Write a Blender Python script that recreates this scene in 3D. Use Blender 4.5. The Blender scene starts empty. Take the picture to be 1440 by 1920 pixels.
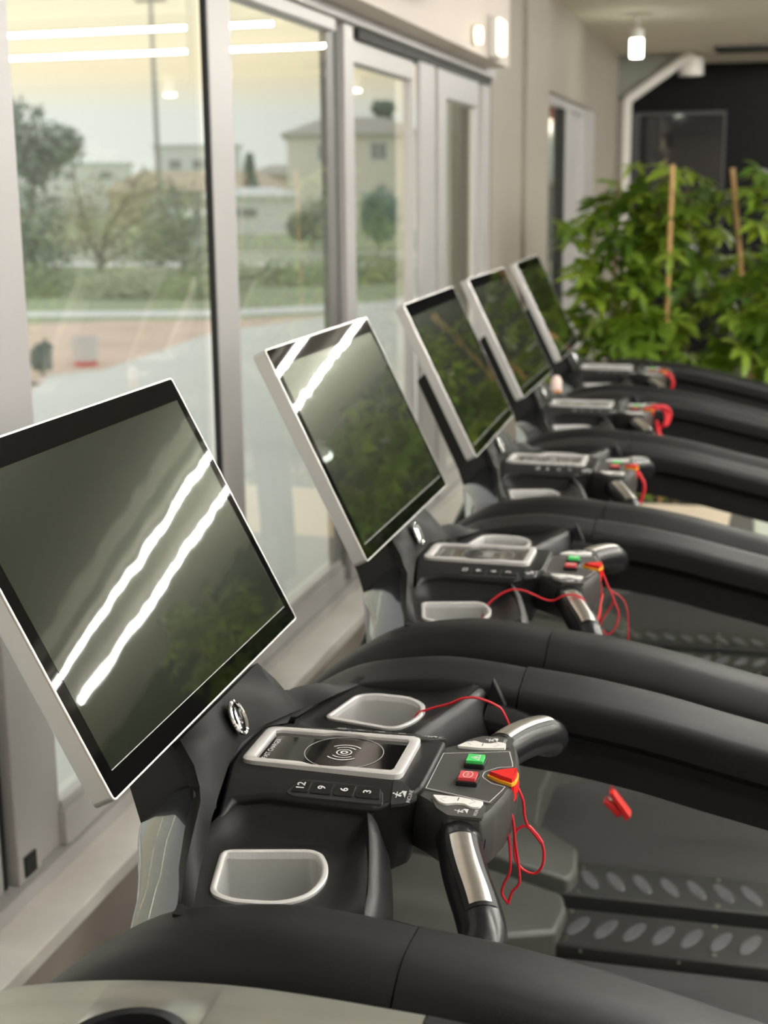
import bpy, bmesh, math, random
from mathutils import Vector, Matrix
random.seed(7)
C = bpy.context.scene.collection
SC = bpy.context.scene
PI = math.pi

# ------------------------------------------------------------------ camera
cam_d = bpy.data.cameras.new('camera'); cam = bpy.data.objects.new('camera', cam_d); C.objects.link(cam)
R = [[0.97180991, 0.23557211, -0.00955392], [0.04339561, -0.21855729, -0.97485872], [-0.23173761, 0.94696277, -0.22261894]]
rt, dn, fw = (Vector(r) for r in R)
m = Matrix((rt, -dn, -fw)).transposed().to_4x4(); m.translation = Vector((0, 0, 1.8))
cam.matrix_world = m
cam_d.sensor_fit = 'HORIZONTAL'; cam_d.sensor_width = 36.0; cam_d.lens = 2620 / 1440 * 36
cam_d.clip_start = 0.05; cam_d.clip_end = 500
cam_d.dof.use_dof = True; cam_d.dof.focus_distance = 1.50; cam_d.dof.aperture_fstop = 65.5 / 8.5
SC.camera = cam
# ------------------------------------------------------------------ world and exposure
w = bpy.data.worlds.new('overcast_sky'); SC.world = w; w.use_nodes = True
nt = w.node_tree; nt.nodes.clear()
wo = nt.nodes.new('ShaderNodeOutputWorld'); bg = nt.nodes.new('ShaderNodeBackground')
tc = nt.nodes.new('ShaderNodeTexCoord'); sx = nt.nodes.new('ShaderNodeSeparateXYZ'); cr = nt.nodes.new('ShaderNodeValToRGB')
nt.links.new(tc.outputs['Generated'], sx.inputs[0]); nt.links.new(sx.outputs['Z'], cr.inputs[0])
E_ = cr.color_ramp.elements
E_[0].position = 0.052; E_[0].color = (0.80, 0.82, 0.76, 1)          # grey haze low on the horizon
E_[1].position = 0.080; E_[1].color = (0.94, 0.81, 0.55, 1)          # yellow band above it
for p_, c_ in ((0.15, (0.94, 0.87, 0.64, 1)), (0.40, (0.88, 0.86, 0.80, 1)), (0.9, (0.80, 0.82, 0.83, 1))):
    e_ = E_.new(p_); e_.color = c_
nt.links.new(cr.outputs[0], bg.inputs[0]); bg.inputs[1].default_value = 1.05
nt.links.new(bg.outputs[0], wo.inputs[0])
vs = SC.view_settings; vs.view_transform = 'Standard'; vs.look = 'None'; vs.gamma = 1.0; vs.use_curve_mapping = False
vs.exposure = 0.42
LED_STRENGTH = 168.0
SC.cycles.use_denoising = True
SC.cycles.max_bounces = 8; SC.cycles.transparent_max_bounces = 16

# ------------------------------------------------------------------ materials
def lin(c):
    return tuple((x / 255 / 12.92 if x / 255 < 0.04045 else ((x / 255 + 0.055) / 1.055) ** 2.4) for x in c)
def mat(name, col, rough=0.5, metal=0.0, bump=0.0, bscale=800.0, var=0.0, vscale=6.0, coat=0.0, emis=None, estr=0.0, ior=1.5, aniso=None):
    M = bpy.data.materials.new(name); M.use_nodes = True
    n = M.node_tree.nodes; l = M.node_tree.links; b = n['Principled BSDF']
    b.inputs['Base Color'].default_value = (*col, 1); b.inputs['Roughness'].default_value = rough
    b.inputs['Metallic'].default_value = metal; b.inputs['IOR'].default_value = ior
    if coat:
        b.inputs['Coat Weight'].default_value = coat; b.inputs['Coat Roughness'].default_value = 0.02
    if emis:
        b.inputs['Emission Color'].default_value = (*emis, 1); b.inputs['Emission Strength'].default_value = estr
    t = n.new('ShaderNodeTexCoord')
    if bump:
        no = n.new('ShaderNodeTexNoise'); no.inputs['Scale'].default_value = bscale; no.inputs['Detail'].default_value = 2
        bu = n.new('ShaderNodeBump'); bu.inputs['Strength'].default_value = bump; bu.inputs['Distance'].default_value = 0.001
        l.new(t.outputs['Object'], no.inputs[0]); l.new(no.outputs[0], bu.inputs['Height']); l.new(bu.outputs[0], b.inputs['Normal'])
    if var:
        no = n.new('ShaderNodeTexNoise'); no.inputs['Scale'].default_value = vscale; no.inputs['Detail'].default_value = 4
        mx = n.new('ShaderNodeMixRGB'); mx.blend_type = 'MIX'
        mx.inputs[1].default_value = (*[max(0, x * (1 - var)) for x in col], 1); mx.inputs[2].default_value = (*[min(1, x * (1 + var)) for x in col], 1)
        if aniso:
            mp = n.new('ShaderNodeMapping'); mp.inputs['Scale'].default_value = aniso
            l.new(t.outputs['Object'], mp.inputs[0]); l.new(mp.outputs[0], no.inputs[0])
        else:
            l.new(t.outputs['Object'], no.inputs[0])
        l.new(no.outputs[0], mx.inputs[0]); l.new(mx.outputs[0], b.inputs['Base Color'])
    return M
PLASTIC = mat('black_textured_plastic', (0.010, 0.010, 0.0105), 0.42, bump=0.18, bscale=1500)
RAIL = mat('grained_rail_plastic', (0.0085, 0.0085, 0.009), 0.44, bump=0.35, bscale=1100)
PLATE = mat('dark_grey_plastic', (0.010, 0.0105, 0.0095), 0.50, bump=0.12, bscale=1500)
GLOSSBLK = mat('satin_black_plastic', (0.013, 0.013, 0.015), 0.26)
ARM = mat('satin_black_cover', (0.008, 0.0085, 0.010), 0.20, coat=1.0)
MATTE = mat('matte_black', (0.006, 0.006, 0.006), 0.7)
CHROME = mat('brushed_chrome', (0.88, 0.87, 0.86), 0.26, 0.45, var=0.10, vscale=60, aniso=(1, 30, 1))
MIRROR = mat('polished_chrome', (0.85, 0.85, 0.87), 0.08, 1.0)
STEEL = mat('sensor_steel', (0.80, 0.77, 0.72), 0.30, 1.0, var=0.12, vscale=40, aniso=(1, 12, 1))
ALU = mat('silver_aluminium', (0.58, 0.57, 0.56), 0.38, 0.45, bump=0.08, bscale=900)
ALUEDGE = mat('bright_bevel', (0.92, 0.91, 0.88), 0.30, 0.6)
LINER = mat('cup_liner_grey', (0.50, 0.50, 0.49), 0.34, 0.4)
BEZEL = mat('black_glass_bezel', (0.004, 0.004, 0.004), 0.5, coat=0.55)
BEZEL.node_tree.nodes['Principled BSDF'].inputs['Specular IOR Level'].default_value = 0.0
GLASSBLK = mat('black_pad_glass', (0.004, 0.004, 0.005), 0.06, coat=0.6)
PRINT = mat('white_print', (0.72, 0.72, 0.72), 0.5)
GREYPRINT = mat('grey_print', (0.42, 0.42, 0.42), 0.5)
INLAY = mat('grey_inlay', (0.066, 0.065, 0.063), 0.42, bump=0.1, bscale=1500)
PANEL = mat('control_panel_grey', (0.048, 0.047, 0.045), 0.42, bump=0.12, bscale=1500)
KEYGREY = mat('key_rubber', (0.028, 0.028, 0.0285), 0.5)
WHITEKEY = mat('white_key', (0.78, 0.77, 0.74), 0.42)
GREEN = mat('green_key', (0.06, 0.62, 0.14), 0.35)
REDK = mat('red_key', (0.62, 0.06, 0.07), 0.35)
REDSTOP = mat('red_stop', (0.72, 0.012, 0.012), 0.30)
YELLOW = mat('yellow_outline', (0.90, 0.42, 0.02), 0.4)
CORD = mat('red_cord', (0.62, 0.012, 0.025), 0.5, bump=0.5, bscale=900)
CLIP = mat('red_clip', (0.75, 0.02, 0.02), 0.35)
BELT = mat('running_belt', (0.042, 0.0415, 0.041), 0.55, bump=0.5, bscale=350, var=0.12, vscale=3)
DECK = mat('deck_frame_black', (0.014, 0.014, 0.014), 0.45)
FOOT = mat('foot_rail_grey', (0.024, 0.025, 0.023), 0.45, bump=0.1)
GRIP = mat('grip_pad_grey', (0.075, 0.075, 0.078), 0.5, bump=0.4, bscale=700)
HOOD = mat('motor_hood_grey', (0.066, 0.069, 0.061), 0.42, bump=0.1)
SCREW = mat('screw_steel', (0.65, 0.62, 0.55), 0.3, 1.0)
SILVERTOP = mat('pewter_shell', (0.36, 0.36, 0.32), 0.36, 0.72, var=0.22, vscale=9, aniso=(1.2, 6, 6))

def screen_mat():
    M = mat('glossy_screen', (0.012, 0.0135, 0.0095), 0.20, coat=1.0, ior=1.10)
    n = M.node_tree.nodes; l = M.node_tree.links; b = n['Principled BSDF']
    t = n.new('ShaderNodeTexCoord'); no = n.new('ShaderNodeTexNoise'); no.inputs['Scale'].default_value = 11; no.inputs['Detail'].default_value = 1; b.inputs['Coat Tint'].default_value = (0.93, 1.0, 0.86, 1); b.inputs['Coat IOR'].default_value = 1.6
    bu = n.new('ShaderNodeBump'); bu.inputs['Strength'].default_value = 0.05; bu.inputs['Distance'].default_value = 0.004
    l.new(t.outputs['Object'], no.inputs[0]); l.new(no.outputs[0], bu.inputs['Height']); l.new(bu.outputs[0], b.inputs['Coat Normal'])
    return M
for M_ in (PLASTIC, MATTE, DECK, KEYGREY, PANEL, INLAY): M_.node_tree.nodes['Principled BSDF'].inputs['Specular IOR Level'].default_value = 0.30
for M_, q_ in ((RAIL, 0.27), (PLATE, 0.13)): M_.node_tree.nodes['Principled BSDF'].inputs['Specular IOR Level'].default_value = q_
SCREEN = screen_mat()
def glass_mat(name, tint=(0.96, 0.98, 0.975), veil=0.04):
    M = bpy.data.materials.new(name); M.use_nodes = True
    n = M.node_tree.nodes; l = M.node_tree.links; n.clear()
    o = n.new('ShaderNodeOutputMaterial'); tr = n.new('ShaderNodeBsdfTransparent'); gl = n.new('ShaderNodeBsdfGlossy')
    gl.inputs['Roughness'].default_value = 0.0; gl.inputs[0].default_value = (1.0, 0.93, 0.78, 1); tr.inputs[0].default_value = (*tint, 1)
    fr = n.new('ShaderNodeFresnel'); ge = n.new('ShaderNodeNewGeometry')
    io = n.new('ShaderNodeMapRange'); io.inputs[3].default_value = 1.5; io.inputs[4].default_value = 1 / 1.5   # same glass from both faces
    l.new(ge.outputs['Backfacing'], io.inputs[0]); l.new(io.outputs[0], fr.inputs[0])
    mu = n.new('ShaderNodeMath'); mu.operation = 'MULTIPLY'; mu.inputs[1].default_value = 1.15; mu.use_clamp = True
    mx = n.new('ShaderNodeMixShader'); df = n.new('ShaderNodeBsdfDiffuse'); df.inputs[0].default_value = (0.75, 0.77, 0.76, 1)
    m2 = n.new('ShaderNodeMixShader'); m2.inputs[0].default_value = veil
    l.new(tr.outputs[0], m2.inputs[1]); l.new(df.outputs[0], m2.inputs[2])
    l.new(fr.outputs[0], mu.inputs[0]); l.new(mu.outputs[0], mx.inputs[0]); l.new(m2.outputs[0], mx.inputs[1]); l.new(gl.outputs[0], mx.inputs[2])
    l.new(mx.outputs[0], o.inputs[0])
    return M
GLASS = glass_mat('window_glass')
FRAME = mat('painted_aluminium_frame', (0.54, 0.525, 0.52), 0.42, 0.1, bump=0.05)
DARKFRAME = mat('grey_aluminium_frame', (0.20, 0.195, 0.19), 0.42)
GASKET = mat('black_gasket', (0.012, 0.012, 0.012), 0.6)
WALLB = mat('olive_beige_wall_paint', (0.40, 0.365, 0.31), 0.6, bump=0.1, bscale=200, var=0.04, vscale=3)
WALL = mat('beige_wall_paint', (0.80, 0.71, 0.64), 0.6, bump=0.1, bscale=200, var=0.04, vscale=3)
CEIL = mat('ceiling_paint', (0.86, 0.79, 0.65), 0.8, var=0.03, vscale=2)
DARKWALL = mat('black_slat_wall', (0.003, 0.003, 0.0033), 0.55)
LOWWALL = mat('taupe_wall', (0.43, 0.375, 0.325), 0.6, bump=0.1, bscale=200, var=0.06, vscale=3)  # darker tone for the wall under the sill and the rear wall
DARKWALL.node_tree.nodes['Principled BSDF'].inputs['Specular IOR Level'].default_value = 0.2
FLOOR = mat('rubber_floor', (0.17, 0.16, 0.145), 0.55, bump=0.2, bscale=300, var=0.2, vscale=40)
def marble():
    M = mat('marble_sill', (0.90, 0.87, 0.82), 0.28, var=0.09, vscale=16)
    return M
MARBLE = marble()

# ------------------------------------------------------------------ mesh helpers
def finish(name, bm, mt, parent=None, smooth=True, bev=0.0, seg=2, angle=32, recalc=True):
    if recalc: bmesh.ops.recalc_face_normals(bm, faces=bm.faces[:])
    me = bpy.data.meshes.new(name); bm.to_mesh(me); bm.free()
    me.materials.append(mt)
    if smooth:
        for p in me.polygons: p.use_smooth = True
        if not bev: me.set_sharp_from_angle(angle=math.radians(angle))
    o = bpy.data.objects.new(name, me); C.objects.link(o)
    if parent: o.parent = parent
    if bev:
        b = o.modifiers.new('bevel', 'BEVEL'); b.width = bev; b.segments = seg; b.limit_method = 'ANGLE'; b.angle_limit = math.radians(28)
        b.harden_normals = True
    return o
def raw(name, verts, faces, mt, parent=None, **k):
    bm = bmesh.new(); vs_ = [bm.verts.new(v) for v in verts]
    for f in faces:
        try: bm.faces.new([vs_[i] for i in f])
        except ValueError: pass
    return finish(name, bm, mt, parent, **k)
def add_box(bm, x0, x1, y0, y1, z0, z1, f=None):
    P = [(x, y, z) for z in (z0, z1) for y in (y0, y1) for x in (x0, x1)]
    if f: P = [f(*p) for p in P]
    v = [bm.verts.new(p) for p in P]
    for q in ((0, 1, 3, 2), (4, 6, 7, 5), (0, 4, 5, 1), (2, 3, 7, 6), (0, 2, 6, 4), (1, 5, 7, 3)): bm.faces.new([v[i] for i in q])
def box(name, x0, x1, y0, y1, z0, z1, mt, parent=None, f=None, **k):
    bm = bmesh.new(); add_box(bm, x0, x1, y0, y1, z0, z1, f); return finish(name, bm, mt, parent, **k)
def add_prism(bm, poly, z0, z1):
    a = [bm.verts.new((x, y, z0(x, y) if callable(z0) else z0)) for x, y in poly]
    b = [bm.verts.new((x, y, z1(x, y) if callable(z1) else z1)) for x, y in poly]
    n = len(poly); bm.faces.new(a[::-1]); bm.faces.new(b)
    for i in range(n): bm.faces.new((a[i], a[(i + 1) % n], b[(i + 1) % n], b[i]))
def prism(name, poly, z0, z1, mt, parent=None, **k):
    bm = bmesh.new(); add_prism(bm, poly, z0, z1); return finish(name, bm, mt, parent, **k)
def rpoly(pts, r, n=5):
    out = []; N = len(pts)
    for i in range(N):
        p0, p, p1 = Vector(pts[i - 1]), Vector(pts[i]), Vector(pts[(i + 1) % N])
        a = (p0 - p); b = (p1 - p); rr = min(r if not isinstance(r, (list, tuple)) else r[i], a.length * 0.45, b.length * 0.45)
        s = p + a.normalized() * rr; e = p + b.normalized() * rr
        for k in range(n + 1):
            t = k / n; out.append(tuple((1 - t) ** 2 * s + 2 * t * (1 - t) * p + t * t * e))
    return out
def offset(poly, d):
    N = len(poly); area = sum(poly[i][0] * poly[(i + 1) % N][1] - poly[(i + 1) % N][0] * poly[i][1] for i in range(N))
    sg = 1 if area > 0 else -1; out = []
    for i in range(N):
        p0, p, p1 = Vector(poly[i - 1]), Vector(poly[i]), Vector(poly[(i + 1) % N])
        t = ((p - p0).normalized() + (p1 - p).normalized())
        if t.length < 1e-6: t = p1 - p
        t.normalize(); nrm = Vector((t.y, -t.x)) * sg
        out.append(tuple(p + nrm * d))
    return out
def add_loops(bm, loops, close=True, cap0=False, cap1=False):
    V = [[bm.verts.new(p) for p in lp] for lp in loops]; n = len(loops[0])
    for a, b in zip(V, V[1:]):
        for i in range(n if close else n - 1):
            j = (i + 1) % n; bm.faces.new((a[i], a[j], b[j], b[i]))
    if cap0: bm.faces.new(V[0][::-1])
    if cap1: bm.faces.new(V[-1])
def add_tube(bm, path, rad, n=8, caps=True, sec=None):
    P = [Vector(p) for p in path]; T = []
    for i in range(len(P)):
        t = (P[min(i + 1, len(P) - 1)] - P[max(i - 1, 0)]); T.append(t.normalized())
    up = Vector((0, 0, 1)) if abs(T[0].z) < 0.9 else Vector((1, 0, 0))
    u = T[0].cross(up).normalized(); loops = []
    for i, p in enumerate(P):
        u = (u - T[i] * u.dot(T[i])).normalized(); v = T[i].cross(u)
        r = rad[i] if isinstance(rad, (list, tuple)) else rad
        loops.append([p + u * (math.cos(a) * r) + v * (math.sin(a) * r) for a in [2 * PI * k / n for k in range(n)]])
    add_loops(bm, loops, True, caps, caps)
def tube(name, path, rad, mt, parent=None, n=8, **k):
    bm = bmesh.new(); add_tube(bm, path, rad, n); return finish(name, bm, mt, parent, **k)
def spline(pts, n=6):
    P = [Vector(p) for p in pts]; out = []
    for i in range(len(P) - 1):
        a, b, c, d = P[max(i - 1, 0)], P[i], P[i + 1], P[min(i + 2, len(P) - 1)]
        for k in range(n):
            t = k / n
            out.append(0.5 * ((2 * b) + (c - a) * t + (2 * a - 5 * b + 4 * c - d) * t * t + (3 * b - a - 3 * c + d) * t ** 3))
    out.append(P[-1]); return out
def empty(name, loc=(0, 0, 0), rz=0.0, parent=None, **props):
    o = bpy.data.objects.new(name, None); C.objects.link(o); o.location = loc; o.rotation_euler = (0, 0, rz); o.empty_display_size = 0.1
    if parent: o.parent = parent
    for k, v in props.items(): o[k] = v
    return o
def tag(o, label, cat, group=None):
    o['label'] = label; o['category'] = cat
    if group: o['group'] = group
    return o
def struct(o): o['kind'] = 'structure'; return o
KIDS = {}
def children(o): return [c for c in bpy.data.objects if c.parent == o]
def copy_tree(o, parent=None, kids=None):
    c = o.copy(); C.objects.link(c); c.parent = parent
    for ch in (kids or {}).get(o.name, []): copy_tree(ch, c, kids)
    return c
def text_mesh(name, s, size, mt, parent, fn, depth=0.0, bold=False):
    cu = bpy.data.curves.new('lettering', 'FONT'); cu.body = s; cu.size = size; cu.align_x = 'CENTER'; cu.align_y = 'CENTER'
    cu.extrude = 0.0; cu.resolution_u = 3
    if bold: cu.offset = size * 0.02
    to = bpy.data.objects.new('lettering', cu); C.objects.link(to)
    dg = bpy.context.evaluated_depsgraph_get(); dg.update()
    me = bpy.data.meshes.new_from_object(to.evaluated_get(dg)); bpy.data.objects.remove(to)
    for v in me.vertices: v.co = fn(v.co.x, v.co.y)
    me.name = name; me.materials.clear(); me.materials.append(mt)
    o = bpy.data.objects.new(name, me); C.objects.link(o); o.parent = parent
    return o

# ------------------------------------------------------------------ room
TH = math.radians(1.5)
WO = Vector((-1.42, 0, 0))
def W(u, d, z):           # along the window wall, out of it into the room, height
    return (WO.x + math.sin(TH) * u + math.cos(TH) * d, math.cos(TH) * u - math.sin(TH) * d, z)
Y0, Y1, CZ = -3.0, 14.6, 3.0
XR = 8.5
def wbox(name, u0, u1, d0, d1, z0, z1, mt, parent=None, **k):
    bm = bmesh.new(); add_box(bm, u0, u1, d0, d1, z0, z1, W); return finish(name, bm, mt, parent, **k)
struct(box('floor', -1.75, XR, Y0, Y1 + 0.3, -0.1, 0.0, FLOOR, smooth=False))
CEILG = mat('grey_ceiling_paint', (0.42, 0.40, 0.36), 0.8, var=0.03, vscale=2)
struct(box('ceiling', -1.8, XR, 8.45, Y1 + 0.3, CZ, CZ + 0.1, CEIL, smooth=False))
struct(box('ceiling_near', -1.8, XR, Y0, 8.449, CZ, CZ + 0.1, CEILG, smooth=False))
# window wall: below the sill, above the frames, and around the far glazed door
bm = bmesh.new()
add_box(bm, Y0, 7.05, -0.12, 0.16, 2.385, 3.0, W)
struct(finish('wall_left', bm, WALL, smooth=False)); bm = bmesh.new()
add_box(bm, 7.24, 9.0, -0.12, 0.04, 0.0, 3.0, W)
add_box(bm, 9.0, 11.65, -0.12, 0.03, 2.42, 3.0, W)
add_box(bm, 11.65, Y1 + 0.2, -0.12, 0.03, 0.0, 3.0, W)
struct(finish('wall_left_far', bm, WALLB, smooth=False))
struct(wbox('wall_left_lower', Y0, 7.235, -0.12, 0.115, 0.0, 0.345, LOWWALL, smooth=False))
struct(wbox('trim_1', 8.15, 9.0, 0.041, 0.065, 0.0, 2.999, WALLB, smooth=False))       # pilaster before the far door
struct(wbox('trim_2', Y0, 7.24, -0.02, 0.155, 0.375, 0.41, MARBLE, bev=0.004))           # marble sill
struct(wbox('trim_3', Y0, 7.24, -0.02, 0.125, 0.346, 0.374, WALL, smooth=False))
# back wall in black vertical slats
bw = struct(box('wall_back', -1.3, XR, Y1, Y1 + 0.12, 0.0, 3.0, DARKWALL, smooth=False))
slat_me = None
for i in range(60):
    x = -1.0 + i * 0.055
    if slat_me is None:
        so = box('slat', -0.018, 0.018, -0.02, 0.0, 0.02, 2.98, DARKWALL, bw, smooth=False); so.location = (x, Y1 - 0.002, 0); slat_me = so.data
    else:
        so = bpy.data.objects.new('slat', slat_me); C.objects.link(so); so.parent = bw; so.location = (x, Y1 - 0.002, 0)
# right side: glazed front that lets the daylight in; rear: solid wall (never in frame)
bm = bmesh.new()
add_box(bm, XR, XR + 0.12, Y0, Y1, 0.0, 0.5); add_box(bm, XR, XR + 0.12, Y0, Y1, 2.7, 3.0)
for k in range(7): add_box(bm, XR, XR + 0.12, Y0 + k * 2.9, Y0 + k * 2.9 + 0.25, 0.5, 2.7)
struct(finish('wall_right', bm, WALL, smooth=False))
bm = bmesh.new()
add_box(bm, -1.7, XR, Y0 - 0.12, Y0, 0.0, 3.0)  # unseen rear wall left solid to darken faces towards the camera
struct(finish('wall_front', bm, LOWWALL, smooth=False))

# windows in the left wall
ZB, ZT = 0.40, 2.40
def window(n, u0, u1, stiles, g0, g1, gz0, gz1, gd):
    e = empty('window_%d' % n, W(u0, 0, ZB), kind='structure')
    def part(nm, a, b, c, d, z0, z1, mt=FRAME, bev=0.004):
        bm = bmesh.new(); add_box(bm, a, b, c, d, z0, z1, W); bmesh.ops.translate(bm, verts=bm.verts[:], vec=-Vector(e.location))
        return finish(nm, bm, mt, e, bev=bev)
    for (a, b, c, d, mt) in stiles: part('gasket' if mt is GASKET else 'window_stile', a, b, c, d, ZB + 0.045, ZT - 0.05, mt)
    part('bottom_rail', g0 - 0.01, g1 + 0.01, gd - 0.03, gd + 0.03, ZB + 0.045, gz0)
    part('glazing_bead', g0 - 0.005, g1 + 0.005, gd + 0.01, gd + 0.022, gz0, gz0 + 0.02, FRAME, 0.003)
    part('top_rail', g0 - 0.01, g1 + 0.01, gd - 0.03, gd + 0.03, gz1, ZT - 0.05)
    part('pane', g0 - 0.005, g1 + 0.005, gd - 0.004, gd - 0.003, gz0, gz1, GLASS, 0)
    return e
tr = struct(wbox('trim_4', Y0, 7.26, -0.06, 0.045, ZB, ZB + 0.045, FRAME, bev=0.004))           # sill track of the sliding windows
tr = struct(wbox('trim_5', Y0, 7.26, -0.06, 0.055, ZT - 0.05, ZT + 0.02, FRAME, bev=0.004))     # head track
struct(wbox('trim_6', 4.85, 7.22, -0.035, 0.035, ZT - 0.085, ZT - 0.051, GASKET, smooth=False))  # dark head channel
window(1, 0.0, 2.30, [(2.255, 2.30, -0.05, 0.01, FRAME), (0.4, 0.5, -0.03, 0.03, FRAME), (2.301, 2.318, -0.03, 0.01, GASKET)], 0.5, 2.255, 0.525, 2.31, -0.03)
window(2, 2.31, 3.48, [(2.325, 2.42, 0.0, 0.03, FRAME), (2.422, 2.525, -0.02, 0.018, FRAME), (3.480, 3.489, 0.012, 0.031, GASKET)], 2.525, 3.489, 0.525, 2.36, 0.006)
window(3, 3.48, 4.80, [(3.490, 3.580, 0.008, 0.032, FRAME), (3.582, 3.665, 0.008, 0.026, FRAME), (4.57, 4.655, -0.02, 0.006, DARKFRAME), (4.657, 4.685, 0.0, 0.014, DARKFRAME), (4.687, 4.795, 0.005, 0.032, FRAME)], 3.665, 4.57, 0.525, 2.31, 0.006)
window(4, 4.80, 6.08, [(5.70, 5.755, -0.03, 0.005, FRAME), (5.757, 6.02, 0.008, 0.031, FRAME), (6.022, 6.075, -0.01, 0.014, GASKET)], 4.80, 5.72, 0.525, 2.24, -0.02)
window(5, 6.08, 7.24, [(6.08, 6.24, 0.0, 0.031, FRAME), (6.945, 7.06, -0.02, 0.008, FRAME), (7.065, 7.235, 0.0, 0.031, FRAME)], 6.24, 6.95, 0.525, 2.20, 0.0)
e = bpy.data.objects['window_2']; bm = bmesh.new(); add_box(bm, 2.345, 2.39, 0.0305, 0.035, 0.455, 0.50, W); bmesh.ops.translate(bm, verts=bm.verts[:], vec=-Vector(e.location)); finish('sash_stop', bm, GASKET, e, bev=0.002)
# far glazed door
d1 = empty('door_1', W(9.0, 0, 0), kind='structure')
def dpart(nm, a, b, c, d, z0, z1, mt=FRAME, bev=0.004):
    bm = bmesh.new(); add_box(bm, a, b, c, d, z0, z1, W); bmesh.ops.translate(bm, verts=bm.verts[:], vec=-Vector(d1.location))
    return finish(nm, bm, mt, d1, bev=bev)
dpart('door_frame', 10.95, 11.62, -0.05, 0.031, 0.0, 2.41); dpart('door_frame', 9.0, 10.94, -0.05, 0.02, 2.35, 2.41)
dpart('door_stile', 10.05, 10.40, -0.03, 0.02, 0.0, 2.35); dpart('door_stile', 10.42, 10.90, -0.03, 0.0, 0.0, 2.35); dpart('gasket', 9.86, 10.04, -0.03, 0.02, 0.0, 2.35, GASKET, 0)
dpart('pane', 9.02, 9.86, -0.012, -0.011, 0.0, 2.35, GLASS, 0)

# ceiling fittings
LED = mat('led_strip_light', (0.9, 1.0, 0.9), 0.4, emis=(1.0, 0.97, 0.90), estr=LED_STRENGTH)
WHITEMETAL = mat('white_metal', (0.72, 0.70, 0.66), 0.4)
for i, (y, x0, x1) in enumerate(((9.6, 0.80, 7.6), (11.15, 0.80, 5.5), (0.35, 0.5, 7.6), (1.9, 0.5, 7.6), (3.45, 0.5, 7.6), (5.0, 0.5, 7.6))):  # last four strips are added out of view to brighten the room
    e = tag(empty('ceiling_light', (x0, y, 2.94)), ['nearer of the two long white LED strips reflected in the nearest monitor', 'farther of the two long white LED strips reflected in the nearest monitor', 'added LED strip out of view right of the camera, brightening the window frames', 'added LED strip out of view over the nearest treadmills, brightening the room', 'added LED strip out of view over the third treadmill, brightening the room', 'added LED strip out of view over the farthest treadmill, brightening the room'][i], 'ceiling light', 'LED strips on the ceiling')
    box('housing', 0, x1 - x0, -0.03, 0.03, 0.015, 0.06, WHITEMETAL, e, bev=0.003)
    box('diffuser', 0.01, x1 - x0 - 0.01, -0.0095, 0.0095, 0.0, 0.016, LED, e, smooth=False)
struct(box('trim_7', 0.75, XR, 8.45, 8.85, 2.90, 2.999, mat('white_beam', (0.92, 0.89, 0.80), 0.7), smooth=False))          # dropped beam
LAMP = mat('lamp_glow', (0.9, 1.0, 0.9), 0.4, emis=(0.90, 1.0, 0.86), estr=10.0)
WARM = mat('warm_lamp_glow', (1.0, 0.9, 0.7), 0.4, emis=(1.0, 0.84, 0.52), estr=2.6)
e = tag(empty('spot_lamp', (-0.69, 10.4, 2.73)), 'small white spot lamp hanging from the ceiling above the plants', 'lamp')
tube('lamp_stem', [(0, 0, 0.16), (0, 0, 0.26)], 0.012, WHITEMETAL, e)
tube('lamp_head', [(0, 0, 0.10), (0, 0, 0.165)], 0.046, WHITEMETAL, e, n=16)
tube('lamp_glass', [(0, 0, -0.02), (0, 0, 0.101)], 0.043, LAMP, e, n=16)
e = tag(empty('wall_lamp', W(6.60, 0.162, 2.41)), 'rectangular warm lit wall lamp on the beige boxing above the last window', 'lamp')
bm = bmesh.new(); add_box(bm, 0.0, 0.035, -0.10, 0.10, -0.02, 0.16); finish('lamp_body', bm, WHITEMETAL, e, bev=0.004)
bm = bmesh.new(); add_box(bm, 0.036, 0.05, -0.085, 0.085, 0.0, 0.145); finish('lamp_glass', bm, WARM, e, bev=0.004)
e = tag(empty('wall_lamp', W(6.17, 0.162, 2.40)), 'small glowing disc standing in for the reflection of the rectangular wall lamp', 'lamp')
tube('lamp_glass', [(0.01, 0, 0.05), (0.035, 0, 0.05)], 0.035, WARM, e, n=16); tube('lamp_body', [(0.0, 0, 0.05), (0.012, 0, 0.05)], 0.042, WHITEMETAL, e, n=16)  # glowing disc put in for the lamp's reflection in the boxing
for (x, y, lab) in ((3.6, 13.9, 'round downlight on the ceiling near the back wall'), (1.6, 14.1, 'round downlight on the ceiling beside the back wall corner')):
    e = tag(empty('downlight', (x, y, 2.80)), lab, 'ceiling light', 'round downlights')
    tube('lamp_body', [(0, 0, 0.02), (0, 0, 0.20)], 0.07, WHITEMETAL, e, n=16); tube('lamp_glass', [(0, 0, 0.0), (0, 0, 0.021)], 0.06, LAMP, e, n=16)
DGLASS = mat('dark_mirror', (0.012, 0.012, 0.014), 0.08, coat=1.0)
DFRAME = mat('dark_frame', (0.05, 0.05, 0.05), 0.4)
e = tag(empty('ceiling_speaker', (-0.40, 13.4, 2.80)), 'pale round ceiling fitting where the sloping bar meets the ceiling', 'speaker')
tube('housing', [(0, 0, 0.0), (0, 0, 0.15), (0, 0, 0.2)], [0.11, 0.11, 0.05], WHITEMETAL, e, n=20)
tube('bracket', [(0, 0, 0.18), (0, 0, 0.20)], 0.03, WHITEMETAL, e)
e = tag(empty('air_vent', (0.6, 13.0, 2.955)), 'long dark slot air vent on the ceiling before the black wall', 'vent')
box('vent_frame', -0.8, 1.2, -0.12, 0.12, 0.02, 0.045, DFRAME, e, bev=0.003)
for k in range(3): box('vent_slot', -0.78, 1.18, -0.09 + k * 0.065, -0.045 + k * 0.065, 0.0, 0.021, MATTE, e, smooth=False)
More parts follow.
